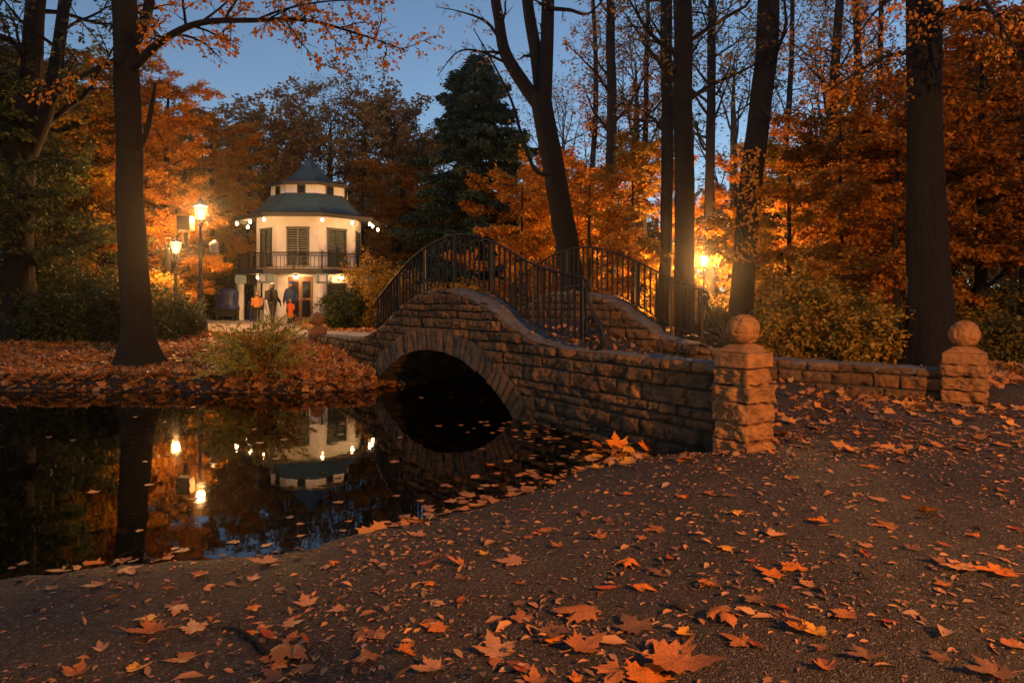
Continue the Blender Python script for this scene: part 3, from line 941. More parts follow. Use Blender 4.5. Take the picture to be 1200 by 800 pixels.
r1 = roof([(3.44, ZE), (2.98, ZE + .09), (2.52, ZE + .32), (2.14, ZE + .66), (1.90, ZE + .96), (1.79, ZE + 1.10)], 'roof')
mb = MB(); octo(mb, [(RW - .1, ZE + .12), (3.40, ZE - .06), (3.44, ZE - .17), (3.46, ZE + .0), (3.40, ZE + .012)])
mb.build('eave', M['dark_wood'], r1)
r2 = roof([(2.08, 7.06), (1.70, 7.12), (1.20, 7.34), (.76, 7.66), (.38, 8.05), (.09, 8.42)], 'roof')
mb = MB(); octo(mb, [(1.6, 7.12), (2.05, 6.98), (2.08, 6.90), (2.10, 7.06), (2.05, 7.07)])
mb.build('eave', M['dark_wood'], r2)
mb = MB(); mb.lathe((PX, PY_, 8.38), [(.12, 0), (.09, .06), (.04, .1), (.07, .17), (.05, .24), (.01, .38)], 8)
mb.build('finial', M['dark_wood'], r2)
# windows of the drum and the upper floor
ST = []
for f in range(8):
    a, b = oc(1.80, f, 0), oc(1.80, f + 1, 0)
    mid = (a + b) / 2; n = nrm(np.array([mid[0] - PX, mid[1] - PY_, 0])); t = nrm(b - a)
    mb = MB(); c = mid + n * .012; mb.box((c[0], c[1], 6.72), (.28, .05, .34), ax=[t, n, (0, 0, 1)])
    w = mb.build('window', M['dark_glass'], pav)
    mb = MB()
    for dx in (-.16, .16): mb.box(c + t * dx + np.array([0, 0, 6.72]) , (.05, .085, .42), ax=[t, n, (0, 0, 1)])
    for dz in (-.19, .19): mb.box(c + np.array([0, 0, 6.72 + dz]), (.27, .08, .05), ax=[t, n, (0, 0, 1)])
    mb.build('frame', M['shutter'], w)
    a, b = oc(RW, f, 0), oc(RW, f + 1, 0)
    mid = (a + b) / 2; n = nrm(np.array([mid[0] - PX, mid[1] - PY_, 0])); t = nrm(b - a)
    zc, hh, ww = ZB + 1.02, 1.72, .92
    mb = MB()
    for dx in (-ww / 2, ww / 2): mb.box(mid + n * .02 + t * dx + np.array([0, 0, zc]), (.07, .09, hh), ax=[t, n, (0, 0, 1)])
    mb.box(mid + n * .021 + np.array([0, 0, zc + hh / 2]), (ww + .12, .11, .08), ax=[t, n, (0, 0, 1)])
    mb.box(mid + n * .021 + np.array([0, 0, zc - hh / 2 + .03]), (ww + .14, .14, .06), ax=[t, n, (0, 0, 1)])
    w = mb.build('window', M['shutter'], pav)
    for sd in (-1, 1):
        mb = MB()
        cx = mid + t * sd * ww / 4 + n * .02
        for dx in (-.19, .19): mb.box(cx + t * dx + np.array([0, 0, zc]), (.045, .06, hh - .1), ax=[t, n, (0, 0, 1)])
        for kz in range(15):
            z = zc - hh / 2 + .12 + kz * (hh - .22) / 14
            mb.box(cx + np.array([0, 0, z]), (.36, .05, .075), ax=[t, nrm(n + np.array([0, 0, .7])), nrm(np.array([0, 0, 1]) - n * .7)])
        mb.build('shutter', M['shutter'], w)
# balcony railing, one run per side
for f in range(8):
    a, b = oc(RBAL, f, ZB), oc(RBAL, f + 1, ZB)
    mb = MB()
    for z, w in ((.72, .05), (.58, .025), (.08, .03)): mb.bar(a + (0, 0, z), b + (0, 0, z), w, w)
    nb = 15
    for i in range(nb + 1):
        p = a + (b - a) * i / nb
        mb.bar(p + (0, 0, 0), p + (0, 0, .58), .02, .02)
        if i < nb:
            q = p + (b - a) / nb / 2
            ang = np.linspace(0, 2 * math.pi, 9)
            t = nrm(b - a)
            mb.tube(np.array([q + t * .055 * math.cos(g) + np.array([0, 0, .65 + .05 * math.sin(g)]) for g in ang]), .009, 4, cap=False)
    for p in (a, (a + b) / 2): mb.bar(p, p + (0, 0, .80), .06, .06)
    mb.build('balcony_railing', M['iron'], pav)
    # column under each corner
    c = oc(RBAL - .08, f, 0)
    mb = MB(); mb.lathe((c[0], c[1], PZ0 - .1), [(.19, 0), (.19, .12), (.165, .15), (.16, 2.02), (.175, 2.06)], 14)
    co = mb.build('column', M['white_wall'], pav)
    rz = PH0 + f * math.pi / 4
    mb = MB(); mb.box((c[0], c[1], ZB - .42), (.46, .46, .42), rz)
    cp = mb.build('capital', M['blue_paint'], co)
    mb = MB(); mb.box((c[0] + math.cos(rz) * .232, c[1] + math.sin(rz) * .232, ZB - .42), (.03, .28, .28), rz)
    mb.build('panel', M['white_wall'], cp)
# ground floor: a door on the face left of the front corner, windows on the others
def facing(f, r=RW):
    a, b = oc(r, f, 0), oc(r, f + 1, 0)
    mid = (a + b) / 2
    return mid, nrm(b - a), nrm(np.array([mid[0] - PX, mid[1] - PY_, 0]))
for f in range(8):
    mid, t, n = facing(f, RW - .02)
    ax = [t, n, (0, 0, 1)]
    if f in (7,):
        mb = MB()
        mb.box(mid + t * .12 + n * .02 + (0, 0, PZ0 + 1.0), (1.05, .06, 2.05), ax=ax)
        d = mb.build('door', M['brown_wood'], pav)
        mb = MB()
        for dx in (-.26, .26):
            for z, h in ((.60, .75), (1.45, .75)):
                mb.box(mid + t * (.12 + dx) + n * .055 + (0, 0, PZ0 + z), (.36, .02, h), ax=ax)
        mb.build('pane', M['dark_glass'], d)
    else:
        mb = MB(); mb.box(mid + n * .02 + (0, 0, PZ0 + 1.15), (1.0, .06, 1.25), ax=ax)
        w = mb.build('window', M['dark_wood'], pav)
        mb = MB()
        for dx in (-.24, .24):
            for dz in (-.3, .3):
                mb.box(mid + t * dx + n * .055 + (0, 0, PZ0 + 1.15 + dz), (.4, .02, .52), ax=ax)
        mb.build('pane', M['dark_glass'], w)

def point(name, loc, power, parent, col=LAMP_COL, size=.08):
    l = bpy.data.lights.new(name, 'POINT')
    l.energy = power; l.color = col; l.shadow_soft_size = size
    o = bpy.data.objects.new(name, l)
    COL.objects.link(o)
    o.parent = parent
    o.location = tuple(np.array(loc) - ORG[parent.name])
    return o
BULB_W = 1.9
for k, dk in [(6, 0.0), (7, -.0), (0, 0.0), (0, .62), (1, 0.0), (1, .35), (2, 0), (6, .5), (5, .4)]:
    kk = k + dk
    f0 = math.floor(kk); fr = kk - f0
    p = oc(3.30, f0, 0) * (1 - fr) + oc(3.30, f0 + 1, 0) * fr + np.array([0, 0, ZE - .30])
    mb = MB(); mb.lathe(p, [(.01, -.07), (.042, -.04), (.05, 0), (.035, .05), (.02, .09)], 10)
    e = mb.build('eave_bulb', M['glow_s'], pav, smooth=True)
    mb = MB(); mb.lathe(p, [(.04, .075), (.04, .12), (.012, .13), (.012, .24)], 8)
    mb.build('holder', M['black'], e)
    point('eave_bulb_light', p, BULB_W, e, (1.0, .62, .30))
for f in (6.5, 7.5, 0.5):
    p = (oc(2.85, int(f), 0) + oc(2.85, int(f) + 1, 0)) / 2 + np.array([0, 0, ZB - .36])
    mb = MB(); mb.lathe(p, [(.02, -.06), (.09, -.04), (.10, .02), (.06, .05)], 10)
    e = mb.build('porch_light', M['glow_s'], pav, smooth=True)
    mb = MB(); mb.lathe(p, [(.07, .045), (.07, .13)], 8); mb.build('holder', M['black'], e)
    point('porch_lamp', p - (0, 0, .1), 4.5, e, (1.0, .42, .13))

M['box_paint'] = mat_rough('rusty_box_paint', (0.05, 0.022, 0.012), (0.035, 0.018, 0.012), 0.7, 9)
# ------------------------------------------------------------------ street lamps
def lamp_post(x, y, z0, h, power, label, extras=False, s=1.0, mat='lamp_blue', group='park lamps on iron posts', col=LAMP_COL):
    t = thing('street_lamp', (x, y, z0), label, 'street lamp', group)
    hb = h - .55 * s
    mb = MB()
    mb.lathe((x, y, z0 - .05), [(.26 * s, 0), (.26 * s, .10), (.22 * s, .14), (.19 * s, .40 * s), (.15 * s, .52 * s), (.13 * s, .56 * s), (.12 * s, .95 * s), (.14 * s, 1.0 * s), (.09 * s, 1.08 * s),
                                 (.075 * s, 1.5 * s), (.095 * s, 1.52 * s), (.095 * s, 1.57 * s), (.058 * s, 1.62 * s), (.042 * s, hb - .1), (.075 * s, hb - .06), (.075 * s, hb - .02), (.05 * s, hb + .05)], 12)
    mb.build('post', M[mat], t, smooth=False)
    zl = z0 + hb
    mb = MB()
    b0, b1, hh = .105 * s, .20 * s, .42 * s
    for k in range(4):
        a = k * math.pi / 2 + .5
        p0 = np.array([x + b0 * math.cos(a), y + b0 * math.sin(a), zl + .05])
        p1 = np.array([x + b1 * math.cos(a), y + b1 * math.sin(a), zl + .05 + hh])
        mb.bar(p0, p1, .016 * s, .016 * s)
    mb.lathe((x, y, zl), [(b0 + .02, .0), (b0 + .02, .05)], 4, .5)
    mb.lathe((x, y, zl + hh + .05), [(b1 + .03, 0), (b1 + .03, .02), (.10 * s, .13 * s), (.05 * s, .16 * s), (.05 * s, .21 * s), (.015 * s, .25 * s), (.01, .33 * s)], 4, .5)
    mb.build('lantern_frame', M[mat], t)
    mb = MB(); mb.lathe((x, y, zl + .055), [(b0 - .01, 0), (b1 - .012, hh - .01)], 4, .5, cap=False)
    g = mb.build('lantern_glass', M['glow'], t)
    mb = MB(); mb.lathe((x, y, zl + .12), [(.02, 0), (.05 * s, .05 * s), (.06 * s, .14 * s), (.03 * s, .22 * s)], 10)
    mb.build('bulb', M['glow_s'], t, smooth=True)
    point('lamp_light', (x, y, zl + .26 * s), power, g, col, .10)
    if extras:
        za = z0 + h - 1.25
        mb = MB(); mb.bar((x - .45, y, za), (x, y, za), .05, .05); mb.bar((x, y, za + .06), (x + .40, y, za + .1), .035, .035); mb.bar((x - .45, y, za), (x - .45, y, za + .35), .10, .10)
        mb.build('arm', M[mat], t)
        mb = MB(); mb.box((x - .45, y, za + .62), (.40, .34, .40)); mb.box((x - .45, y, za + .83), (.44, .38, .03))
        mb.build('equipment_box', M['box_paint'], t)
        mb = MB(); mb.lathe((x + .42, y, za - .20), [(.03, -.07), (.09, -.045), (.115, .03), (.115, .13), (.13, .14), (.13, .24), (.05, .29), (.03, .32)], 14)
        mb.build('dome_camera', M['globe'], t, smooth=True)
    return t
lx, ly, _ = P(235, 0, 21.0)
lamp_post(lx, ly, gz1(lx, ly), 3.98, 1000, 'tall dark blue iron park lamp with box and white camera dome on its arms', True, 1.0)
lx, ly, _ = P(206, 0, 24.0)
lamp_post(lx, ly, gz1(lx, ly), 3.05, 600, 'smaller lit park lamp among bushes behind the tall blue lamp', False, .9)
lx, ly, _ = P(825, 0, 27.0)
lamp_post(lx, ly, gz1(lx, ly), 2.85, 3000, 'lit black park lamp beyond the bridge beside a straight dark trunk', False, .85, 'iron')
lx, ly, _ = P(757, 0, 34.0)
lamp_post(lx, ly, gz1(lx, ly), 1.95, 5200, 'tiny distant lit lamp glimpsed through the far bridge railing', False, .8, 'iron')
# this one stands behind the viewer's right shoulder; only its light is seen
lamp_post(6.5, -3.0, gz1(6.5, -3.0), 4.7, POWER_NEAR_LAMP, 'lit iron park lamp beside the path near the bridge end', False, 1.1, 'iron', col=NEAR_COL)

# ------------------------------------------------------------------ people
def person(x, y, z, h, face, label, cloth, coat, hat=None, hair=True, coat_len=.48, arms=(.12, .12), stride=.10, pack=None, bag=None):
    """one continuous skinned body standing at x, y, facing angle face"""
    t = thing('person', (x, y, z), label, 'person')
    f = np.array([math.cos(face), math.sin(face), 0]); s = np.array([-f[1], f[0], 0]); u = np.array([0, 0, 1.0])
    def W(a, b, c): return (f * a + s * b + u * c) * h       # forward, side, up in body heights
    V, E, Rr = [], [], []
    def ch(pts, start=None):
        prev = start
        for (p, r) in pts:
            V.append(p); Rr.append(r * h); k = len(V) - 1
            if prev is not None: E.append((prev, k))
            prev = k
        return prev
    pel = ch([(W(0, 0, .53), .085)])
    ch2 = ch([(W(.0, 0, .62), .078), (W(-.005, 0, .72), .092), (W(-.01, 0, .80), .075)], pel)
    nk = ch([(W(0, 0, .845), .034), (W(.012, 0, .885), .042), (W(.018, 0, .93), .056), (W(.01, 0, .975), .046)], ch2)
    for sd, am in ((1, arms[0]), (-1, arms[1])):
        wr = ch([(W(-.01, .105 * sd, .80), .042), (W(-.02, .135 * sd, .65), .032), (W(am, .14 * sd, .525), .022), (W(am + .01, .14 * sd, .49), .018)], ch2)
        for k in range(4):
            ch([(W(am + .012 + .006 * (k - 1.5), (.135 + .003 * k) * sd, .465), .0055), (W(am + .02 + .006 * (k - 1.5), .137 * sd, .443), .005), (W(am + .026 + .006 * (k - 1.5), .132 * sd, .43 + .003 * abs(k - 1.5)), .004)], wr)
        ch([(W(am + .028, .125 * sd, .478), .006), (W(am + .036, .12 * sd, .46), .005)], wr)
    for sd in (1, -1):
        st = stride * sd
        ch([(W(0, .052 * sd, .49), .068), (W(.02 + st * .6, .055 * sd, .285), .045), (W(st * .8, .055 * sd, .15), .040), (W(st, .055 * sd, .045), .028), (W(st + .06, .06 * sd, .022), .022), (W(st + .10, .062 * sd, .018), .016)], pel)
    def skin(name, V, E, Rr, mat, parent, root=0, sub=1):
        me = bpy.data.meshes.new(name)
        me.from_pydata([tuple(v) for v in V], E, [])
        o = link(name, me, mat, parent)
        o.modifiers.new('skin', 'SKIN')
        sv = me.skin_vertices[0].data
        for i, r in enumerate(Rr): sv[i].radius = (r, r)
        sv[root].use_root = True
        ss = o.modifiers.new('sub', 'SUBSURF'); ss.levels = ss.render_levels = sub
        return o
    b = skin('body', V, E, Rr, M[cloth], t)
    # coat: hem, waist, chest, collar with an oval section
    mb = MB()
    prof = [(.105, coat_len), (.110, coat_len + .03), (.100, .60), (.112, .72), (.100, .79), (.052, .83), (.046, .85)]
    a = np.linspace(0, 2 * math.pi, 17)[:-1]
    rows = [np.array([f * (r * .82 * math.cos(g)) + s * (r * 1.12 * math.sin(g)) + u * zz for g in a]) * h for r, zz in prof]
    VV = np.vstack(rows) + np.array([x, y, z]); F = []
    for k in range(len(prof) - 1):
        for i in range(16): F.append([k * 16 + i, k * 16 + (i + 1) % 16, (k + 1) * 16 + (i + 1) % 16, (k + 1) * 16 + i])
    F.append(list(range(16))[::-1]); F.append(list(range((len(prof) - 1) * 16, len(prof) * 16)))
    mb.add(VV, F); mb.build('coat', M[coat], t, smooth=True)
    for sd, am in ((1, arms[0]), (-1, arms[1])):
        skin('sleeve', [W(-.01, .10 * sd, .80), W(-.02, .138 * sd, .65), W(am, .142 * sd, .525)], [(0, 1), (1, 2)], [.056 * h, .046 * h, .034 * h], M[coat], t)
    # head: face skin, hair and hat over it
    hd = np.array([x, y, z]) + W(.016, 0, .932)
    def ell(c, rx, ry, rz, mat, name, lo=-1, hi=1, parent=t):
        n1, n2 = 18, 12
        A, B = np.meshgrid(np.linspace(0, 2 * math.pi, n1), np.linspace(math.acos(hi), math.acos(lo), n2), indexing='ij')
        q = (f * rx)[None, None, :] * (np.cos(A) * np.sin(B))[..., None] + (s * ry)[None, None, :] * (np.sin(A) * np.sin(B))[..., None] + (u * rz)[None, None, :] * np.cos(B)[..., None]
        return part_np(name, q.reshape(-1, 3) + c, M[mat], parent, grid_quads(n1, n2), smooth=True)
    hp = ell(hd, .058 * h, .046 * h, .066 * h, 'skin', 'head')
    mb = MB()
    for sd in (1, -1):
        mb.lathe(hd + W(.052, .017 * sd, .004), [(.001, -.004 * h), (.006 * h, 0), (.001, .004 * h)], 6)
    mb.build('eye', M['hair'], hp)
    mb = MB(); mb.lathe(hd + W(.058, 0, -.018), [(.009 * h, 0), (.006 * h, .012 * h), (.002, .026 * h)], 6)
    for sd in (1, -1): mb.lathe(hd + W(0, .046 * sd, -.012), [(.004, -.012 * h), (.010 * h, 0), (.006 * h, .014 * h)], 6)
    mb.build('nose', M['skin'], hp)
    mb = MB(); mb.box(hd + W(.052, 0, -.035), (.010 * h, .022 * h, .006 * h), face); mb.build('mouth', M['orange_coat'], hp)
    if hair: ell(hd + W(-.010, 0, .008), .056 * h, .052 * h, .066 * h, 'hair', 'hair', -.35, 1)
    if hat:
        ell(hd + W(-.004, 0, .014), .064 * h, .056 * h, .070 * h, hat, 'hat', .12, 1)
    if pack:
        mb = MB(); c = np.array([x, y, z]) + W(-.13, 0, .70); mb.box(c, (.09 * h, .17 * h, .22 * h), face, taper=.85); mb.box(c + W(-.05, 0, -.03), (.03 * h, .12 * h, .10 * h), face)
        mb.build('backpack', M[pack], t)
    if bag:
        mb = MB(); c = np.array([x, y, z]) + W(.11, .02, .40); mb.box(c, (.05 * h, .13 * h, .13 * h), face, taper=.8); mb.bar(c + W(0, .05, .06), c + W(.0, .03, .13), .012, .012); mb.bar(c + W(0, -.05, .06), c + W(0, -.03, .13), .012, .012)
        mb.build('bag', M[bag], t)
    return t
def at(px, d):
    x = (px - 600) * d / 800
    return x, d, gz1(x, d) + .02
person(*at(319, 27.6), 1.68, R(68), 'person in black clothes and pale knitted hat carrying a small dark backpack', 'black', 'black', hat='pale_hat', pack='black', stride=.06)
person(*at(341, 29.0), 1.78, R(-85), 'person in a navy jacket and bright blue cap standing behind a child', 'black', 'navy', hat='blue_cap', stride=.03)
person(*at(340.5, 28.5), 1.05, R(-95), 'child in a long bright orange coat in front of the blue capped adult', 'black', 'orange_coat', hair=True, coat_len=.24, stride=.02, arms=(.05, .05))
person(*at(301.5, 29.6), 1.35, R(-80), 'child in an amber orange jacket standing by a pavilion column', 'black', 'peach_coat', stride=.03)
person(*at(295.5, 30.2), 1.10, R(-70), 'small child in a black top beside a pavilion column', 'navy', 'black', hair=True, stride=.02)

# blue covered cart by the pavilion
cx, cy_, cz = at(268, 31.5)
cart = thing('covered_cart', (cx, cy_, cz), 'cart or stall under a tall blue tarpaulin beside the pavilion', 'cart')
n1, n2 = 28, 14
A, B = np.meshgrid(np.linspace(0, 2 * math.pi, n1), np.linspace(0, 1, n2), indexing='ij')
sq = lambda c: np.sign(c) * np.abs(c) ** .45
rr = np.interp(B, [0, .1, .3, .75, .92, 1], [.52, .50, .44, .47, .38, .02])
rr = rr * (1 + .05 * np.sin(A * 9 + 2 * B) * (1 - B))
V = np.stack([cx + rr * sq(np.cos(A)), cy_ + rr * sq(np.sin(A)), cz + .52 + np.interp(B, [0, .1, .3, .75, .92, 1], [0, .08, .25, .78, .90, .95])], -1)
part_np('tarpaulin', V.reshape(-1, 3), M['tarp'], cart, grid_quads(n1, n2), smooth=True)
mb = MB(); mb.box((cx, cy_, cz + .36), (.88, .88, .34))
for sx in (-.36, .36):
    for sy in (-.36, .36): mb.box((cx + sx, cy_ + sy, cz + .1), (.08, .08, .25))
mb.build('base', M['black'], cart)
for sx in (-.47, .47):
    mb = MB(); a = np.linspace(0, 2 * math.pi, 17)
    mb.tube(np.array([[cx + sx, cy_ + .24 * math.cos(g), cz + .26 + .24 * math.sin(g)] for g in a]), .035, 6, cap=False)
    for g in a[::2]: mb.bar((cx + sx, cy_, cz + .26), (cx + sx, cy_ + .24 * math.cos(g), cz + .26 + .24 * math.sin(g)), .02, .02)
    mb.build('wheel', M['black'], cart)

# ------------------------------------------------------------------ trees and shrubs
class Grow:
    """grows limbs as tapered tubes and collects leaves along the last twigs; geometry is made in batches"""
    def __init__(s, seed):
        s.r = np.random.default_rng(seed)
        s.pr = random.Random(seed)
        s.V, s.Q, s.n = [], [], 0
        s.lp, s.la, s.ln, s.ls = [], [], [], []
        s.bat, s.tw = {}, {}
    def tube(s, pts, rad, sides):
        V, Q = tube_np(pts, rad, sides)
        s.V.append(V); s.Q.append(Q + s.n); s.n += len(V)
    def limb(s, p, d, L, r, lvl, c):
        pr = s.pr
        n = (9, 8, 5, 4, 4)[min(lvl, 4)]
        w = c.get('wob', .16); tz = c['trop'][min(lvl, len(c['trop']) - 1)] / n
        x, y, z = float(p[0]), float(p[1]), float(p[2])
        dx, dy, dz = float(d[0]), float(d[1]), float(d[2])
        st = L / n
        pts = [(x, y, z)]
        for i in range(n):
            dx += pr.gauss(0, w); dy += pr.gauss(0, w); dz += pr.gauss(0, w) + tz
            m = 1 / (math.sqrt(dx * dx + dy * dy + dz * dz) + 1e-9)
            dx *= m; dy *= m; dz *= m
            x += dx * st; y += dy * st; z += dz * st
            pts.append((x, y, z))
        sides = 7 if r > .08 else (5 if r > .025 else 3)
        s.bat.setdefault((n, sides), []).append((pts, r))
        s.kids(pts, L, r, lvl, c)
    def kids(s, pts, L, r, lvl, c, lo=None):
        pr = s.pr
        if lvl >= c['levels']:
            s.leafy(pts, L, c)
            return
        k = max(1, int(round(c['kids'][min(lvl, len(c['kids']) - 1)] * pr.uniform(.8, 1.2))))
        lo = c.get('lo', .25) if lo is None else lo
        n = len(pts) - 1
        ph = pr.uniform(0, 6.28)
        flat = c.get('flat') and lvl >= 1
        ang = c['angle'][min(lvl, len(c['angle']) - 1)]; rat = c['ratio'][min(lvl, len(c['ratio']) - 1)]; cone = c.get('cone', .45)
        for i in range(k):
            t = lo + (1 - lo) * (i + pr.uniform(.2, .9)) / k
            x = min(t * n, n - 1e-3); j = int(x); f = x - j
            A, B = pts[j], pts[j + 1]
            p = [A[q] + (B[q] - A[q]) * f for q in range(3)]
            d = [B[q] - A[q] for q in range(3)]
            m = 1 / (math.sqrt(d[0] ** 2 + d[1] ** 2 + d[2] ** 2) + 1e-9); d = [q * m for q in d]
            hx, hy = d[1], -d[0]                      # horizontal side vector
            m = math.hypot(hx, hy)
            if m < 1e-3: hx, hy, m = 1.0, 0.0, 1.0
            hx /= m; hy /= m
            if flat:
                sd = 1 if i % 2 else -1
                q = (hx * sd, hy * sd, pr.gauss(0, .18))
            else:
                ph += 2.4 + pr.gauss(0, .3)
                bx, by, bz = -d[2] * hy, d[2] * hx, d[0] * hy - d[1] * hx
                ca, sa = math.cos(ph), math.sin(ph)
                q = (hx * ca + bx * sa, hy * ca + by * sa, bz * sa)
            an = R(pr.uniform(*ang)); ca, sa = math.cos(an), math.sin(an)
            dd = [d[w] * ca + q[w] * sa for w in range(3)]
            s.limb(p, dd, L * rat * pr.uniform(.7, 1.2) * (1 - cone * t), max(r * (1 - .7 * t) * .55, .004), lvl + 1, c)
        if lvl > 0: s.leafy(pts[-3:], L * .35, c)
    def leafy(s, pts, L, c):
        if s.pr.random() < c.get('bare', 0): return
        s.tw.setdefault((len(pts), id(c)), [c, [], []])
        e = s.tw[(len(pts), id(c))]
        e[1].append([tuple(q) for q in pts]); e[2].append(L * c['dens'])
    def flush(s):
        for (n, sides), items in s.bat.items():
            P_ = np.array([i[0] for i in items]); r0 = np.array([i[1] for i in items])
            rad = r0[:, None] + (np.maximum(r0 * .25, .0035) - r0)[:, None] * np.linspace(0, 1, n + 1)[None]
            t = nrm(np.gradient(P_, axis=1))
            ref = np.where(np.abs(t[:, :1, 2:3]) < .8, np.array([.31, .17, .93]), np.array([.93, .21, .1]))
            u = nrm(np.cross(t, ref)); w = np.cross(t, u)
            a = np.arange(sides) * 2 * math.pi / sides
            V = P_[:, :, None, :] + rad[:, :, None, None] * (np.cos(a)[:, None] * u[:, :, None, :] + np.sin(a)[:, None] * w[:, :, None, :])
            i = np.arange(sides); j = (i + 1) % sides
            k = np.arange(n)[:, None] * sides
            Q = np.stack([k + i, k + j, k + sides + j, k + sides + i], -1).reshape(-1, 4)
            m = len(items)
            Q = (np.arange(m)[:, None, None] * ((n + 1) * sides) + Q[None]).reshape(-1, 4)
            s.V.append(V.reshape(-1, 3)); s.Q.append(Q + s.n); s.n += V.size // 3
        s.bat = {}
        rg = s.r
        for (k, _), (c, pl, ll) in s.tw.items():
            P_ = np.array(pl); cnt = rg.poisson(np.array(ll))
            idx = np.repeat(np.arange(len(pl)), cnt); m = len(idx)
            if m == 0: continue
            n = k - 1
            t = rg.random(m) ** .7 * n
            j = np.minimum(t.astype(int), n - 1); f = (t - j)[:, None]
            A, B = P_[idx, j], P_[idx, j + 1]
            p = A * (1 - f) + B * f
            d = nrm(B - A)
            up = np.array([0, 0, 1.0])
            sd = nrm(np.cross(d, up) + 1e-5) * np.where(rg.random(m) < .5, -1, 1)[:, None]
            s.la.append(nrm(sd * .8 + d * .55 + rg.normal(0, c.get('jit', .35), (m, 3)) + np.array([0, 0, c.get('droop', -.25)])))
            s.ln.append(nrm(up + rg.normal(0, c.get('njit', .45), (m, 3))))
            s.ls.append(c['leaf'] * rg.uniform(.6, 1.25, m))
            s.lp.append(p + sd * rg.uniform(0, c.get('off', .05), m)[:, None] + rg.normal(0, c.get('spread', .03), (m, 3)))
        s.tw = {}
    def wood(s):
        s.flush()
        return np.vstack(s.V), np.vstack(s.Q)
    def leaves(s, wide=.36):
        s.flush()
        return leaf_geo(np.vstack(s.lp), np.vstack(s.la), np.vstack(s.ln), np.concatenate(s.ls), wide)

def leaf_geo(p, a, n, sz, wide=.36):
    """folded six-cornered leaves"""
    b = nrm(np.cross(n, a)); n = np.cross(a, b)
    z = sz[:, None]
    pts = [p, p + (a * .38 + b * wide * 1.0 + n * .07) * z, p + (a * .72 + b * wide * .72 + n * .03) * z, p + (a - n * .10) * z, p + (a * .72 - b * wide * .72 + n * .03) * z, p + (a * .38 - b * wide + n * .07) * z]
    V = np.stack(pts, 1).reshape(-1, 3)
    k = np.arange(len(p))[:, None] * 6
    Q = np.concatenate([k + np.array([[0, 1, 2, 3]]), k + np.array([[0, 3, 4, 5]])], 0)
    return V, Q

def make_tree(name, base, label, cat, trunk, radii, cfg, seed, leafmat, bark, group=None, n_main=14, main_lo=.35, limbs=(), flare=0.0, crown_name='crown', main_len=None):
    """trunk: world points; limbs: explicit limbs as (points, radii, kids)"""
    t = thing(name, base, label, cat, group)
    g = Grow(seed)
    big = radii[0] > .2
    c = catmull(trunk, 26 if big else 6)
    rad = np.interp(np.linspace(0, 1, len(c)), np.linspace(0, 1, len(radii)), radii)
    c = c + fbm(np.stack([c[:, 2] * .6, c[:, 2] * 0 + seed, c[:, 2] * 0], -1), 2)[:, None] * np.array([.03, .03, 0])
    sides = 44 if big else 9
    V, Q = tube_np(c, rad, sides)
    if big:     # furrows and root flare
        cc = np.repeat(c, sides, 0)
        d = V - cc
        an = np.arctan2(d[:, 1], d[:, 0])
        hz = cc[:, 2] - c[0, 2]
        ca, sa = np.cos(an), np.sin(an)
        k = 1 + .05 * fbm(np.stack([ca * 1.2, sa * 1.2, hz * .45 + seed], -1), 3) - .055 * sstep(.0, .5, fbm(np.stack([ca * 5.5, sa * 5.5, hz * .7 + seed], -1), 4)) + flare * np.exp(-np.clip(hz, 0, 9) / .35) * (.7 + .5 * np.sin(an * 5 + seed))
        V = cc + d * k[:, None]
    g.V.append(V); g.Q.append(Q); g.n += len(V)
    L = main_len if main_len else np.linalg.norm(c[-1] - c[0]) * .4
    if n_main:
        cc = dict(cfg); 
        k0 = cc['kids'][0]
        cc['kids'] = [n_main] + list(cc['kids'][1:])
        g.kids(c, L / cfg['ratio'][0], rad[len(rad) // 2], 0, cc, lo=main_lo)
    for pts, rr, kd in limbs:
        lc = catmull(pts, 6)
        lr = np.interp(np.linspace(0, 1, len(lc)), np.linspace(0, 1, len(rr)), rr)
        g.tube(lc, lr, 12 if lr[0] > .1 else 6)
        if kd:
            cc = dict(cfg); cc['kids'] = [kd] + list(cfg['kids'][1:])
            g.kids(lc, np.linalg.norm(lc[-1] - lc[0]) * .8, lr[0] * .7, 0, cc, lo=.15)
    Vw, Qw = g.wood()
    part_np('trunk', Vw, M[bark], t, Qw, smooth=True)
    if g.lp:
        Vl, Ql = g.leaves(cfg.get('wide', .36))
        part_np(crown_name, Vl, M[leafmat], t, Ql)
    return t

def copy_tree(src, x, y, rz, sc, label, group=None, mat=None):
    o = src.copy(); COL.objects.link(o)
    z = gz1(x, y) - .05
    o.location = (x, y, z); o.rotation_euler = (0, 0, rz); o.scale = (sc, sc, sc)
    o['label'] = label
    if group: o['group'] = group
    ORG[o.name] = np.array([x, y, z])
    for ch in src.children:
        c = ch.copy(); COL.objects.link(c); c.parent = o
        if mat and ch.name.startswith('crown'):
            c.material_slots[0].link = 'OBJECT'; c.material_slots[0].material = M[mat]
    return o

TALL = dict(levels=3, kids=[12, 6, 6, 4], trop=[.5, .35, .1, -.1], angle=[(35, 70), (30, 65), (30, 70)], ratio=[.42, .5, .5], dens=22, leaf=.10, lo=.2, bare=.1)
THIN = dict(TALL, dens=9, bare=.3, leaf=.10)
BEECH = dict(levels=3, kids=[12, 7, 6, 4], trop=[.35, .05, -.05, -.15], angle=[(50, 85), (35, 65), (30, 60)], ratio=[.5, .5, .5], dens=80, leaf=.115, lo=.12, flat=True, droop=-.2, njit=.35, off=.08, spread=.05, wob=.12)

def tr(pxs, d, dz=0):
    """world points from photo points at one distance"""
    return np.array([P(px, py, d if not isinstance(d, (list, tuple)) else d[i]) for i, (px, py) in enumerate(pxs)])

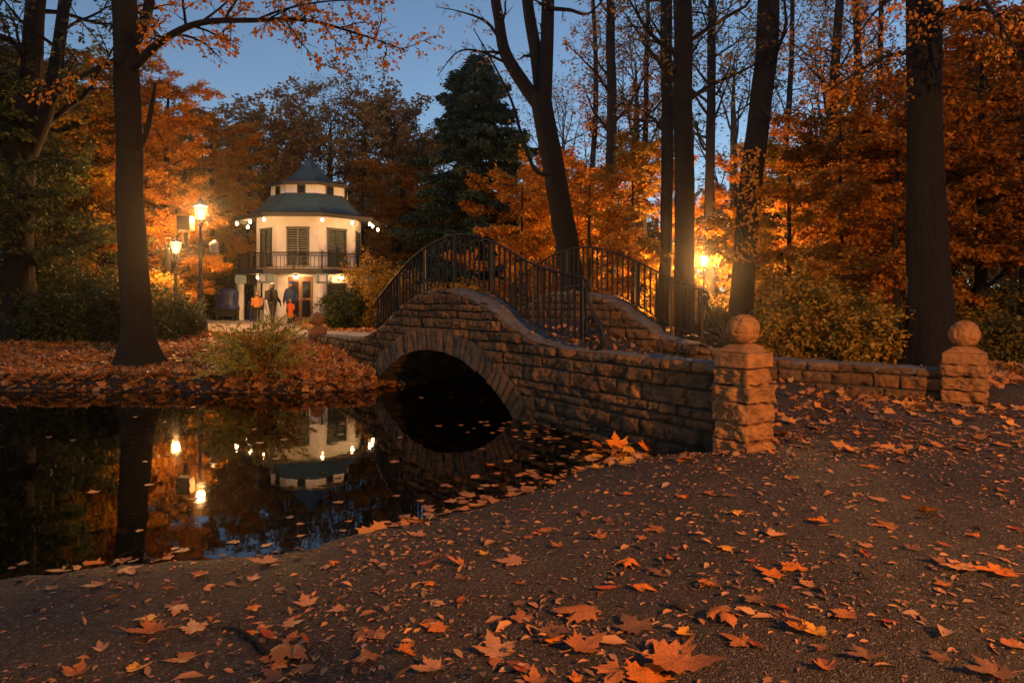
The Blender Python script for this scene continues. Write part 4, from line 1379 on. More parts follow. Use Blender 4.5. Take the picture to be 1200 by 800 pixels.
def ground_base(pts):
    b = pts[0].copy(); b[2] = gz1(b[0], b[1]) - .10
    return b

GT = 'tall dark trunked park trees'
# big left trunk with the limb that sweeps over the pavilion
T = tr([(164, 425), (160, 380), (155, 250), (147, 100), (143, -20), (139, -200)], 14.1); T[0] = ground_base(T)
L1 = np.array([P(156, 80, 14.0), P(190, 48, 13.6), P(235, 27, 13.2), P(300, 24, 12.8), P(360, 24, 12.4), P(420, 40, 12.1), P(478, 60, 11.9)])
L2 = np.array([P(157, 185, 14.1), P(170, 160, 14.0), P(177, 130, 13.9), P(182, 98, 13.7)])
L3 = np.array([P(150, 60, 14.1), P(168, 30, 14.4), P(180, -20, 14.8), P(200, -120, 15)])
L4 = np.array([P(146, 66, 14.0), P(110, 82, 13.6), P(78, 98, 13.3), P(40, 110, 13.0)])
L5 = np.array([P(300, 24, 12.8), P(330, 12, 12.2), P(380, 2, 11.8), P(440, 0, 11.4)])
L6 = np.array([P(235, 27, 13.2), P(262, 6, 13.0), P(300, -30, 12.8)])
SPRAY = dict(levels=2, kids=[16, 6, 4], trop=[.1, -.25, -.3], angle=[(30, 75), (30, 65)], ratio=[.26, .5], dens=46, leaf=.085, lo=.05, bare=.2, droop=-.5, njit=.7, jit=.5, off=.03, spread=.05)
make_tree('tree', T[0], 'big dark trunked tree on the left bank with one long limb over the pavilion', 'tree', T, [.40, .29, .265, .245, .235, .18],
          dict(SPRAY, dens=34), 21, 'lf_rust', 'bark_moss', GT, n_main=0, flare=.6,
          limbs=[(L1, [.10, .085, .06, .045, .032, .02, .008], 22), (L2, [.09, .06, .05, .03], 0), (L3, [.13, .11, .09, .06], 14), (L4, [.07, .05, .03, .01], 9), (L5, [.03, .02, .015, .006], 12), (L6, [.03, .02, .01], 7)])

# forked tree behind the bridge
T = tr([(675, 400), (668, 310), (655, 230), (641, 150), (634, 112)], 19.0); T[0] = ground_base(T)
F1 = tr([(637, 130), (612, 96), (592, 62), (585, 25), (580, -20), (588, -120)], 19.0)
F2 = tr([(635, 118), (628, 62), (618, 0), (610, -110)], 19.2)
F3 = tr([(638, 118), (641, 50), (643, -20), (650, -150)], 18.9)
F4 = tr([(588, 50), (570, 26), (540, 14), (510, 8)], 18.5)
F5 = tr([(594, 74), (560, 60), (535, 62), (512, 90)], 18.2)
F6 = tr([(648, 205), (628, 200), (613, 165), (600, 120), (580, 78), (555, 34)], 18.0)
F7 = tr([(643, 10), (668, 12), (690, 16), (715, -10)], 18.6)
make_tree('tree', T[0], 'dark tree forking into three limbs behind the bridge crown', 'tree', T, [.40, .33, .31, .30, .30],
          dict(SPRAY, dens=10, kids=[12, 5, 4], bare=.35), 33, 'lf_brown', 'bark', GT, n_main=0, flare=.2,
          limbs=[(F1, [.21, .19, .17, .15, .14, .1], 5), (F2, [.20, .18, .16, .12], 3), (F3, [.21, .19, .18, .14], 3), (F4, [.05, .04, .02, .008], 9), (F5, [.04, .03, .02, .008], 9), (F6, [.05, .05, .045, .035, .025, .012], 4), (F7, [.06, .05, .03, .02], 5)])

# straight trunks
T = tr([(804, 395), (802, 300), (801, 150), (800, 0), (799, -200)], 17.0); T[0] = ground_base(T)
B1 = tr([(803, 120), (830, 102), (860, 88), (895, 70), (925, 50)], 17.0)
B2 = tr([(800, 105), (785, 90), (768, 68), (752, 40)], 17.0)
make_tree('tree', T[0], 'straight dark trunk rising left of the lamp beyond the bridge', 'tree', T, [.30, .25, .235, .225, .2], dict(THIN, dens=12), 41, 'lf_olive', 'bark', GT, n_main=10, main_lo=.62, flare=.2, main_len=3.4,
          limbs=[(B1, [.07, .05, .035, .02, .008], 8), (B2, [.05, .04, .03, .01], 6)])
T = tr([(777, 392), (780, 300), (782, 150), (781, 0), (780, -140)], 24.0); T[0] = ground_base(T)
make_tree('tree', T[0], 'thinner dark trunk close behind the straight trunk by the lamp', 'tree', T, [.26, .21, .21, .20, .16], THIN, 42, 'lf_olive', 'bark', GT, n_main=12, main_lo=.4, main_len=4.2)
T = tr([(864, 385), (872, 300), (880, 215), (892, 120), (900, 40), (900, -160)], 17.0); T[0] = ground_base(T)
make_tree('tree', T[0], 'leaning curved dark trunk with ivy leaves on its lower part', 'tree', T, [.32, .28, .275, .27, .265, .22], dict(THIN, dens=8), 43, 'lf_olive', 'bark', GT, n_main=6, main_lo=.7, flare=.15, main_len=3.0)
T = tr([(1094, 405), (1088, 320), (1084, 150), (1082, 0), (1080, -220)], 12.0); T[0] = ground_base(T)
RB1 = np.array([P(1083, 60, 12), P(1040, 66, 11.2), P(1000, 88, 10.6), P(965, 110, 10.2)])
RB2 = np.array([P(1083, 20, 12), P(1130, 10, 10.8), P(1180, 20, 9.8), P(1240, 40, 9)])
RB3 = np.array([P(1083, -20, 12), P(1120, -30, 10.5), P(1160, 10, 9.2), P(1190, 60, 8.6)])
RB4 = np.array([P(1083, -10, 12), P(1060, -10, 11.0), P(1030, 10, 10.2), P(1005, 40, 9.6)])
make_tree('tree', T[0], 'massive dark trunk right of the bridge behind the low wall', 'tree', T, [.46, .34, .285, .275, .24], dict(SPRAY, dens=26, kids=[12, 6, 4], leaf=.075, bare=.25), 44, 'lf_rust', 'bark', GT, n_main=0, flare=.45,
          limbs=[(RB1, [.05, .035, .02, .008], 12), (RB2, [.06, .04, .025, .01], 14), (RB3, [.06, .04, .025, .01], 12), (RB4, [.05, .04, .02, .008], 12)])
# dark double trunk far left
T = tr([(22, 395), (24, 300), (28, 200), (38, 90), (44, -40), (46, -160)], 17.5); T[0] = ground_base(T)
D1 = tr([(30, 190), (55, 130), (68, 60), (80, -30), (95, -120)], 17.5)
D2 = tr([(27, 220), (10, 150), (-5, 70), (-15, -60)], 17.2)
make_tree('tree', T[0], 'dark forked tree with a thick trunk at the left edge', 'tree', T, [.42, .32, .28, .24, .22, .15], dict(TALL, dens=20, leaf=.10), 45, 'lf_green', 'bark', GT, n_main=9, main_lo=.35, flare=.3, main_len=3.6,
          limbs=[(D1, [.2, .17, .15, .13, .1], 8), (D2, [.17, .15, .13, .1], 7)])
# slender trunks between the big ones
for i, (pts, d, rr, lab, mt) in enumerate([
        ([(717, 390), (717, 200), (716, 60), (712, -100)], 27, .21, 'slender straight trunk with rusty leaves between forked tree and straight trunk', 'lf_rust'),
        ([(755, 385), (754, 250), (757, 120), (760, 0)], 30, .13, 'thin sapling trunk left of the two straight dark trunks', 'lf_rust'),
        ([(830, 390), (832, 200), (834, 60), (836, -90)], 29, .20, 'slender trunk between the straight trunk and the leaning trunk', 'lf_olive'),
        ([(962, 390), (968, 260), (976, 120), (988, -60)], 25, .20, 'slightly leaning slender trunk right of the leaning ivy trunk', 'lf_rust'),
        ([(1003, 395), (1004, 250), (1006, 110), (1000, -60)], 27, .17, 'upright thin trunk midway between leaning trunk and massive trunk', 'lf_brown'),
        ([(1036, 395), (1034, 260), (1030, 140), (1034, -40)], 24, .12, 'thin trunk just left of the massive right trunk', 'lf_rust'),
        ([(690, 390), (692, 240), (698, 110), (694, -40)], 31, .13, 'thin bare trunk right beside the forked tree', 'lf_rust'),
        ([(905, 395), (912, 260), (925, 120), (930, -40)], 33, .15, 'thin trunk seen just right of the leaning ivy trunk', 'lf_olive')]):
    T = tr(pts, d); T[0] = ground_base(T)
    make_tree('tree', T[0], lab, 'tree', T, [rr * 1.2, rr, rr * .9, rr * .6], dict(THIN, dens=11, leaf=.125, bare=.15), 60 + i, mt, 'bark_far', GT, n_main=16, main_lo=.35, main_len=4.0)

# understory: orange beech and maple behind the bridge and along the right
def small_tree(px, d, h, seed, label, mat, cfg=BEECH, group=None, n_main=16, ln=2.4, lean=(0, 0), lo=.15, r=.07, name='tree'):
    x = (px - 600) * d / 800
    z = gz1(x, d) - .05
    T = np.array([[x, d, z], [x + lean[0] * .3, d + lean[1] * .3, z + h * .35], [x + lean[0] * .7, d + lean[1] * .7, z + h * .7], [x + lean[0], d + lean[1], z + h]])
    return make_tree(name, T[0], label, 'tree', T, [r * 1.3, r, r * .7, r * .25], cfg, seed, mat, 'bark_far', group, n_main=n_main, main_lo=lo, main_len=ln)
GU = 'young autumn trees under the tall trunks'
u1 = small_tree(612, 24, 5.2, 101, 'orange leaved young tree behind the crown of the bridge', 'lf_orange', group=GU)
u2 = small_tree(690, 21, 5.0, 102, 'bright orange young tree behind the far railing', 'lf_orange', group=GU)
u3 = small_tree(742, 25, 6.4, 103, 'amber and olive young tree left of the straight dark trunks', 'lf_amber', group=GU)
u4 = small_tree(862, 30, 7.6, 104, 'orange young tree around the lamp beyond the bridge', 'lf_orange', group=GU)
u5 = small_tree(925, 19, 5.2, 105, 'amber young tree right of the leaning ivy trunk', 'lf_amber', group=GU)
u6 = small_tree(985, 17, 5.6, 106, 'rust orange young tree behind the low right wall', 'lf_rust', group=GU)
u7 = small_tree(1150, 16, 7.0, 107, 'large rust leaved tree right of the massive trunk', 'lf_rust_dim', cfg=dict(BEECH, dens=46), group=GU, n_main=22, ln=3.6, r=.12)
u8 = small_tree(1240, 14, 7.0, 108, 'rust leaved tree cut by the right picture edge', 'lf_rust_dim', group=GU, n_main=20, ln=3.2, r=.11)
# left: orange maples round the lamp
u9 = small_tree(196, 26.6, 9.6, 109, 'glowing orange tree right behind the tall blue lamp', 'lf_orange', group=GU, n_main=26, ln=3.2, r=.12, lo=.12)
u10 = small_tree(248, 37, 10.5, 110, 'tall orange tree left of the pavilion', 'lf_orange', group=GU, n_main=24, ln=4.2, r=.16, lo=.14, cfg=dict(BEECH, leaf=.17))
u11 = small_tree(105, 26, 8.6, 111, 'amber brown tree behind the big left trunk', 'lf_amber', group=GU, n_main=20, ln=3.2, r=.10)
u12 = small_tree(60, 22, 5.6, 112, 'dark olive young tree left of the big trunk', 'lf_green', group=GU, n_main=18, ln=2.8, r=.09)
u13 = small_tree(-30, 17, 6.5, 113, 'dark olive tree at the left edge beside the forked trunk', 'lf_green', group=GU, n_main=18, ln=3.2, r=.10)
u14 = small_tree(222, 33, 5.6, 114, 'low amber tree between the two left lamps and the pavilion', 'lf_amber', group=GU, n_main=16, ln=2.2, lo=.1)
for src, px, d, rz, sc, lab, mt in [
        (u1, 650, 28, 1.0, 1.2, 'orange young tree deep behind the forked trunk', 'lf_orange'),
        (u3, 775, 30, 2.0, 1.2, 'orange young tree between the straight trunks and the lamp', 'lf_orange'),
        (u2, 715, 30, 3.2, 1.35, 'rusty orange young tree behind the slender rusty trunk', 'lf_rust'),
        (u4, 905, 33, 4.0, 1.1, 'orange young tree behind the leaning ivy trunk', 'lf_amber'),
        (u5, 1010, 22, 1.6, 1.35, 'rust young tree behind the thin upright trunk', 'lf_rust'),
        (u6, 1050, 15.5, 2.6, .95, 'rust young tree left of the massive trunk foot', 'lf_rust'),
        (u7, 1075, 21, 2.0, 1.1, 'tall rust tree directly behind the massive trunk', 'lf_rust_dim'),
        (u8, 1200, 19, 1.1, 1.2, 'tall rust tree deep in the right edge', 'lf_rust_dim'),
        (u7, 960, 27, 4.4, 1.1, 'tall rust tree far behind the low wall', 'lf_rust'),
        (u9, 150, 27, 2.2, 1.05, 'orange brown tree seen on both sides of the big left trunk', 'lf_rust'),
        (u11, 20, 25, 1.2, 1.15, 'dark amber tree deep behind the left forked trunk', 'lf_olive'),
        (u13, 90, 30, 3.9, 1.5, 'tall dark olive tree far behind the big left trunk', 'lf_olive'),
        (u5, 660, 36, 2.4, 1.5, 'orange tree far behind the bridge railing', 'lf_orange'),
        (u2, 570, 36, .4, 1.3, 'orange tree at the foot of the dark conifer', 'lf_orange'),
        (u9, 292, 44, 1.0, 1.1, 'amber tree close behind the left side of the pavilion', 'lf_amber'),
        (u10, 470, 42, 2.5, .85, 'red brown tree right of the pavilion', 'lf_rust'),
        (u9, 425, 39, 4.1, .9, 'rusty tree close behind the right side of the pavilion', 'lf_rust')]:
    x = (px - 600) * d / 800
    copy_tree(src, x, d, rz, sc, lab, GU, mt)

# tall crowns behind the pavilion
ROUND = dict(levels=3, kids=[14, 7, 6, 4], trop=[.5, .3, .15, 0], angle=[(25, 62), (30, 60), (30, 65)], ratio=[.42, .5, .5], dens=20, leaf=.25, lo=.2, bare=.05, spread=.14, njit=.8, cone=.12)
BARE = dict(ROUND, dens=5, leaf=.17, bare=.25)
def big_tree(px, py_top, d, seed, label, mat, cfg, n_main=16, ln=4.5, lo=.28, r=.3, name='tree'):
    x = (px - 600) * d / 800
    z = gz1(x, d) - .1
    h = 1.7 + (350 - py_top) * d / 800 - z
    T = np.array([[x, d, z], [x + .1, d, z + h * .35], [x - .1, d, z + h * .7], [x, d, z + h * .95]])
    return make_tree(name, T[0], label, 'tree', T, [r * 1.3, r, r * .6, r * .15], cfg, seed, mat, 'bark_far', 'tall trees behind the pavilion', n_main=n_main, main_lo=lo, main_len=ln)
b1 = big_tree(315, 178, 47, 201, 'tall brown tree behind the left of the pavilion roof', 'lf_brown', dict(ROUND, dens=24), n_main=22, ln=5.2)
b2 = big_tree(388, 135, 50, 202, 'nearly bare tall tree straight behind the pavilion roof', 'lf_brown', BARE, ln=5.5)
b3 = big_tree(462, 172, 48, 203, 'round brown orange tree right of the pavilion roof', 'lf_brown', dict(ROUND, dens=24), n_main=24, ln=5.6)
b4 = big_tree(352, 140, 56, 204, 'thin leaved tall tree between the olive and the bare tree', 'lf_brown', BARE, ln=5)
b5 = big_tree(500, 190, 55, 205, 'rust tree between the round brown tree and the conifer', 'lf_rust', ROUND, ln=4)
for src, px, d, rz, sc, lab, mt in [
        (b1, 250, 55, 2, 1.0, 'tall brown tree far left of the pavilion', 'lf_brown'), (b3, 150, 52, 1, 1.1, 'tall amber tree far behind the blue lamp', 'lf_amber'),
        (b1, 40, 48, 4, 1.2, 'tall olive tree far in the left woodland', 'lf_olive'), (b3, -60, 40, 2, 1.1, 'tall olive tree at the far left edge', 'lf_olive'),
        (b5, 430, 60, 1, .9, 'rust tree low behind the bare tree', 'lf_rust'), (b2, 420, 62, 3, 1.0, 'bare tall tree far behind the round brown tree', 'lf_brown'),
        (b5, 640, 58, 2, .75, 'rust tree far behind the forked trunk', 'lf_rust'), (b3, 720, 60, 5, .62, 'brown tree far behind the slender rusty trunk', 'lf_brown'),
        (b5, 800, 62, 3, .72, 'rust tree far behind the straight dark trunk', 'lf_rust'), (b1, 920, 52, 1, .72, 'brown tree far behind the leaning ivy trunk', 'lf_brown'),
        (b3, 1010, 46, 2, .85, 'brown tree far behind the thin upright trunk', 'lf_brown'), (b5, 1100, 42, 4, 1.1, 'tall rust tree far behind the massive trunk', 'lf_rust'),
        (b1, 1180, 38, 5, 1.1, 'tall brown tree far in the right woodland', 'lf_rust'), (b3, 1290, 34, 2, 1.1, 'tall brown tree beyond the right edge', 'lf_rust'),
        (b2, 980, 40, 2, 1.15, 'nearly bare tall tree behind the slender leaning trunk', 'lf_brown'), (b4, 860, 44, 1, 1.1, 'nearly bare tall tree behind lamp and leaning trunk', 'lf_olive'),
        (b4, 745, 46, 4, 1.15, 'nearly bare tall tree behind the thin sapling', 'lf_olive'), (b2, 660, 50, 4.5, 1.0, 'nearly bare tall tree behind the forked limbs', 'lf_brown')]:
    copy_tree(src, (px - 600) * d / 800, d, rz, sc, lab, 'tall trees behind the pavilion', mt)

# conifer
d = 38.0; x = (560 - 600) * d / 800; z = gz1(x, d) - .1
con = thing('conifer_tree', (x, d, z), 'dark green pointed conifer between the pavilion and the bridge crown', 'conifer', None)
g = Grow(301); rg = g.r
H = 1.7 + (350 - 58) * d / 800 - z
g.tube(np.array([[x, d, z], [x, d, z + H * .5], [x + .1, d, z + H]]), [.3, .18, .02], 8)
for i in range(260):
    t = rg.random() ** 1.25
    zz = z + 1.2 + (H - 1.6) * t
    rr = (5.0 * (1 - t) ** .60 + .2) * rg.uniform(.55, 1.18) * (1 + .25 * math.sin(t * 23))
    a = rg.uniform(0, 6.28)
    p0 = np.array([x, d, zz])
    dr = np.array([math.cos(a), math.sin(a), 0])
    pts = np.array([p0, p0 + dr * rr * .4 + (0, 0, .05), p0 + dr * rr * .75 + (0, 0, -.15), p0 + dr * rr + (0, 0, -.10 + rg.normal(0, .1))])
    g.tube(pts, [.04, .03, .02, .008], 4)
    m = int(90 + 190 * rr)
    tt = rg.random(m) ** .6
    c = np.stack([np.interp(tt, [0, .4, .75, 1], pts[:, k]) for k in range(3)], 1)
    sd = np.array([-dr[1], dr[0], 0]) * np.where(rg.random(m) < .5, -1, 1)[:, None]
    wl = (.15 + .5 * np.sin(np.clip(tt, .05, 1) * 2.6)) * .8
    off = rg.random(m) * wl
    c = c + sd * off[:, None] + np.stack([rg.normal(0, .05, m), rg.normal(0, .05, m), -off * .35 + rg.normal(0, .06, m)], 1)
    g.lp.append(c); g.la.append(nrm(dr[None] * .6 + sd * .8 + rg.normal(0, .35, (m, 3)) - np.array([0, 0, .3]))); g.ln.append(nrm(np.array([0, 0, 1]) + rg.normal(0, .4, (m, 3)))); g.ls.append(rg.uniform(.20, .36, m))
Vw, Qw = g.wood(); part_np('trunk', Vw, M['bark_far'], con, Qw)
Vl, Ql = g.leaves(.17); part_np('crown', Vl, M['needle'], con, Ql)

# shrubs
def shrub(x, y, rx, ry, h, seed, label, mat, leaf=.085, n=90, dens=60, cat='shrub', name='shrub', group=None):
    z = gz1(x, y) - .03
    t = thing(name, (x, y, z), label, cat, group)
    g = Grow(seed); rg = g.r
    cfg = dict(levels=2, kids=[5, 4], trop=[.1, 0, -.1], angle=[(25, 65), (30, 70)], ratio=[.55, .6], dens=dens, leaf=leaf, lo=.25, njit=.6, off=.05, spread=.05, bare=.05)
    for i in range(n):
        a = rg.uniform(0, 6.28); q = math.sqrt(rg.random())
        e = rg.uniform(.25, 1.0)
        b = np.array([x + .25 * rx * q * math.cos(a), y + .25 * ry * q * math.sin(a), z])
        tip = np.array([x + rx * q * math.cos(a), y + ry * q * math.sin(a), z + h * e * math.sqrt(max(0.08, 1 - .75 * q * q))])
        g.limb(b, tip - b, np.linalg.norm(tip - b) * rg.uniform(.8, 1.1), .012, 0, cfg)
    Vw, Qw = g.wood(); part_np('stem', Vw, M['bark_far'], t, Qw)
    Vl, Ql = g.leaves(.3); part_np('foliage', Vl, M[mat], t, Ql)
    return t
GS = 'bushes of the park'
def sh(px, d, wpx, hpx, seed, label, mat, **k):
    s = 800 / d
    return shrub((px - 600) / s, d, wpx / s / 2, wpx / s / 2.4, hpx / s, seed, label, mat, group=GS, **k)
s1 = sh(100, 17.5, 150, 88, 401, 'big dark green bush left of the big trunk', 'lf_green', n=130)
s2 = sh(205, 19.0, 70, 62, 402, 'dark green bush between the big trunk and the blue lamp', 'lf_green', n=80)
s3 = sh(412, 24.0, 66, 58, 403, 'rounded green bush in front of the right side of the pavilion', 'lf_green', n=110)
s4 = sh(450, 24.0, 60, 84, 404, 'green gold bush against the left end of the bridge railing', 'lf_mix', n=90)
s5 = sh(40, 20.0, 110, 120, 405, 'dark olive bush at the left edge', 'lf_olive', n=100)
s6 = sh(945, 14.0, 120, 122, 406, 'tall green gold bush behind the low wall next to the near ball', 'lf_mix', n=80, leaf=.10, dens=48)
s7 = sh(1030, 12.8, 110, 84, 407, 'gold and green bush left of the massive trunk', 'lf_mix', n=75, leaf=.095, dens=48)
s8 = sh(838, 21.0, 46, 36, 408, 'low blue green bush left of the near stone ball', 'lf_green', n=60)
s9 = sh(236, 33.5, 22, 90, 409, 'dusky green weeping shrub left of the blue covered cart', 'lf_green', n=90, leaf=.12)
s10 = sh(1165, 13.5, 90, 60, 410, 'dark bush behind the right ball pillar', 'lf_olive', n=80)
s11 = sh(545, 30.0, 130, 50, 411, 'amber bush below the conifer behind the bridge', 'lf_amber', n=110, leaf=.12)
s12 = sh(160, 24.0, 100, 70, 412, 'amber olive bush beneath the two left lamps', 'lf_mix', n=90, leaf=.11)
for src, px, d, rz, sc, lab in [(s11, 700, 30, 1, 1.0, 'amber bush behind the far railing'), (s11, 640, 34, 2, 1.2, 'amber bush behind the forked trunk'), (s12, 900, 24, 3, 1.0, 'olive gold bush beyond the leaning trunk'), (s12, 770, 32, 1, 1.3, 'olive gold bush deep behind the far railing end'),
                               (s6, 1090, 17, 2, 1.2, 'gold green bush behind the massive trunk'), (s1, -20, 24, 2, 1.2, 'big dark bush deep in the left corner'), (s7, 990, 15.5, 4, 1.1, 'rusty bush in the middle behind the low wall'), (s1, 1240, 17, 1, 1.1, 'dark bush at the right edge'),
                               (s11, 480, 36, 5, 1.0, 'amber bush right of the pavilion'), (s10, 1120, 22, 1, 1.5, 'dim olive bush deep between massive trunk and right pillar'), (s10, 1190, 20, 3, 1.3, 'dim olive bush deep at the right edge'), (s12, 60, 28, 5, 1.2, 'dim olive bush deep in the left wood')]:
    o = src.copy(); COL.objects.link(o); x = (px - 600) * d / 800
    o.location = (x, d, gz1(x, d) - .03); o.rotation_euler = (0, 0, rz); o.scale = (sc,) * 3; o['label'] = lab
    for ch in src.children:
        c = ch.copy(); COL.objects.link(c); c.parent = o

# feathery grass clump on the bank
fx, fy = -4.72, 12.75
fz = gz1(fx, fy)
fern = thing('ornamental_grass', (fx, fy, fz), 'feathery arching plant, green above and brown below, at the water edge', 'plant')
g = Grow(501); rg = g.r
dry = Grow(502)
for i in range(190):
    a = rg.uniform(0, 6.28); L = rg.uniform(.7, 1.38); e = R(rg.uniform(52, 88))
    if rg.random() < .3: e = R(rg.uniform(15, 50)); L *= .8
    n = 9; d0 = np.array([math.cos(a) * math.cos(e), math.sin(a) * math.cos(e), math.sin(e)])
    p = [np.array([fx + rg.normal(0, .14), fy + rg.normal(0, .1), fz - .02])]
    v = d0.copy()
    for k in range(n):
        v = nrm(v + np.array([math.cos(a), math.sin(a), -.55]) * .13 * (k / n + .25))
        p.append(p[-1] + v * L / n)
    p = np.array(p)
    w = dry if rg.random() < .33 else g
    w.tube(p, np.linspace(.006, .002, n + 1), 3)
    m = int(30 * L); t = (rg.uniform(.35, 1, m)) * n
    j = np.minimum(t.astype(int), n - 1); f = (t - j)[:, None]
    q = p[j] * (1 - f) + p[j + 1] * f
    dd = nrm(p[j + 1] - p[j])
    w.lp.append(q); w.la.append(nrm(dd * .8 + rg.normal(0, .5, (m, 3)))); w.ln.append(nrm(rg.normal(0, 1, (m, 3)) + (0, 0, .5))); w.ls.append(rg.uniform(.07, .15, m))
for w, nm, mt in ((g, 'foliage', 'fern_top'), (dry, 'dry_foliage', 'fern_dry')):
    Vw, Qw = w.wood(); o = part_np('stem', Vw, M['fern_dry'], fern, Qw)
    Vl, Ql = w.leaves(.075); part_np(nm, Vl, M[mt], fern, Ql)

# ivy on the leaning trunk and climber on the balcony
def leaf_cloud(name, label, cat, base, pts, nrmls, size, mat, seed):
    rg = np.random.default_rng(seed)
    t = thing(name, base, label, cat)
    m = len(pts)
    a = nrm(rg.normal(0, 1, (m, 3)) - nrmls * .2 - np.array([0, 0, .5]))
    Vl, Ql = leaf_geo(pts, a, nrm(nrmls + rg.normal(0, .35, (m, 3))), size * rg.uniform(.6, 1.2, m), .42)
    part_np('foliage', Vl, M[mat], t, Ql)
    return t
rg = np.random.default_rng(77)
m = 1500
Tt = catmull(tr([(864, 385), (872, 300), (880, 215), (892, 120)], 17.0), 20)
ti = rg.uniform(.30, .80, m) * (len(Tt) - 1); ji = ti.astype(int)
cen = Tt[ji] + (Tt[np.minimum(ji + 1, len(Tt) - 1)] - Tt[ji]) * (ti - ji)[:, None]
an = rg.uniform(0, 6.28, m); nn = np.stack([np.cos(an), np.sin(an), an * 0], 1)
keep = fbm(np.stack([an * 1.2, cen[:, 2] * 2.2, an * 0], -1), 2) > -.25
o = leaf_cloud('ivy', 'orange leaved ivy clinging to the leaning curved trunk', 'ivy', Tt[20], (cen + nn * rg.uniform(.29, .38, m)[:, None])[keep], nn[keep], .085, 'lf_orange', 5)
pts, ns = [], []
for i in range(420):
    k = rg.uniform(.35, 1.9); f0 = int(k); fr = k - f0
    p = oc(RBAL + .1, f0, 0) * (1 - fr) + oc(RBAL + .1, f0 + 1, 0) * fr
    hgt = rg.normal(ZB + .15 - .5 * (fr if f0 == 0 else 1) , .32)
    nn_ = nrm(np.array([p[0] - PX, p[1] - PY_, 0]))
    pts.append(np.array([p[0], p[1], hgt]) + nn_ * rg.uniform(-.05, .22)); ns.append(nn_)
o = leaf_cloud('climbing_plant', 'yellow green climber over the right end of the pavilion balcony', 'climber', oc(RBAL, 1, PZ0), np.array(pts), np.array(ns), .16, 'lf_mix', 6)

# woodland far behind, one mass
rg = np.random.default_rng(88)
m = 40000
a = rg.uniform(R(28), R(152), m); dist = rg.uniform(66, 90, m)
hmax = 11 + 3.0 * fbm(np.stack([a * 14, a * 0, a * 0], -1), 3) + 7 * sstep(R(70), R(40), a) + 6 * sstep(R(112), R(132), a)
hh = rg.random(m) ** .8 * np.clip(hmax, 3, 30) + .2
p = np.stack([np.cos(a) * dist, np.sin(a) * dist, hh], 1)
V_, Q_ = leaf_geo(p, nrm(rg.normal(0, 1, (m, 3))), nrm(rg.normal(0, 1, (m, 3))), rg.uniform(.5, 1.2, m), .4)
o = link('woodland', mesh_np('woodland', V_, Q_), M['lf_brown']); tag(o, 'dim brown woodland far behind the park', None, None, 'stuff')

for src, x, y, rz, sc, lab, mt in [(b1, -9, -9, 1, 1.0, 'tall olive tree added behind the viewer on the left to shade the sky', 'lf_olive'), (b3, -1, -13, 2, 1.1, 'tall brown tree added straight behind the viewer to shade the sky', 'lf_brown'), (b1, 15, -10, 3, 1.1, 'tall olive tree added behind the viewer on the right to shade the sky', 'lf_olive'),
                                   (b3, -17, 1, 3, 1.0, 'tall brown tree added out of view left of the pond as shade', 'lf_brown'), (b5, 17, 4, 5, 1.0, 'tall rust tree added out of view right of the path as shade', 'lf_rust'), (b1, -26, 10, 2, 1.1, 'tall olive tree added out of view far left of the pond as shade', 'lf_olive')]:
    copy_tree(src, x, y, rz, sc, lab, 'unseen trees added for shade', mt)  # unseen trees, added to hold sky light off the foreground
copy_tree(u12, 3.7, -1.65, 1.0, .56, 'small green leaved tree added unseen right of the viewer to shade the foreground', 'unseen trees added for shade', 'lf_olive')  # added between lamp and path so its crown darkens the foreground

# ------------------------------------------------------------------ fallen leaves
def maple_outline(kind=0):
    """outline of a leaf, stem near 0,0, tip at 0,1: two lobed maples, an oval and a torn piece"""
    h = [[(0.0, 0.0), (.10, -.04), (.27, -.10), (.22, .02), (.36, .06), (.30, .14), (.46, .24), (.40, .30), (.56, .46), (.40, .44), (.38, .52), (.24, .44), (.17, .50), (.22, .66), (.13, .70), (.12, .80), (.05, .86), (0.0, 1.0)],
         [(0.0, 0.0), (.12, -.02), (.22, -.06), (.26, .06), (.40, .10), (.38, .20), (.52, .30), (.44, .36), (.48, .46), (.36, .46), (.30, .50), (.27, .50), (.25, .56), (.26, .66), (.18, .70), (.13, .80), (.06, .88), (0.0, .96)],
         [(0.0, .0), (.06, .02), (.13, .06), (.19, .12), (.24, .19), (.27, .27), (.29, .35), (.30, .43), (.29, .51), (.28, .58), (.25, .65), (.22, .72), (.18, .79), (.14, .85), (.10, .90), (.06, .94), (.03, .97), (0.0, 1.0)]][kind]
    r = h[::-1]
    o = np.array(h + [(-x, y) for x, y in r[1:-1]])
    if kind == 2: o[:, 0] *= .62
    if kind == 1:      # torn on one side
        o[20:27, 0] *= .45
    return o

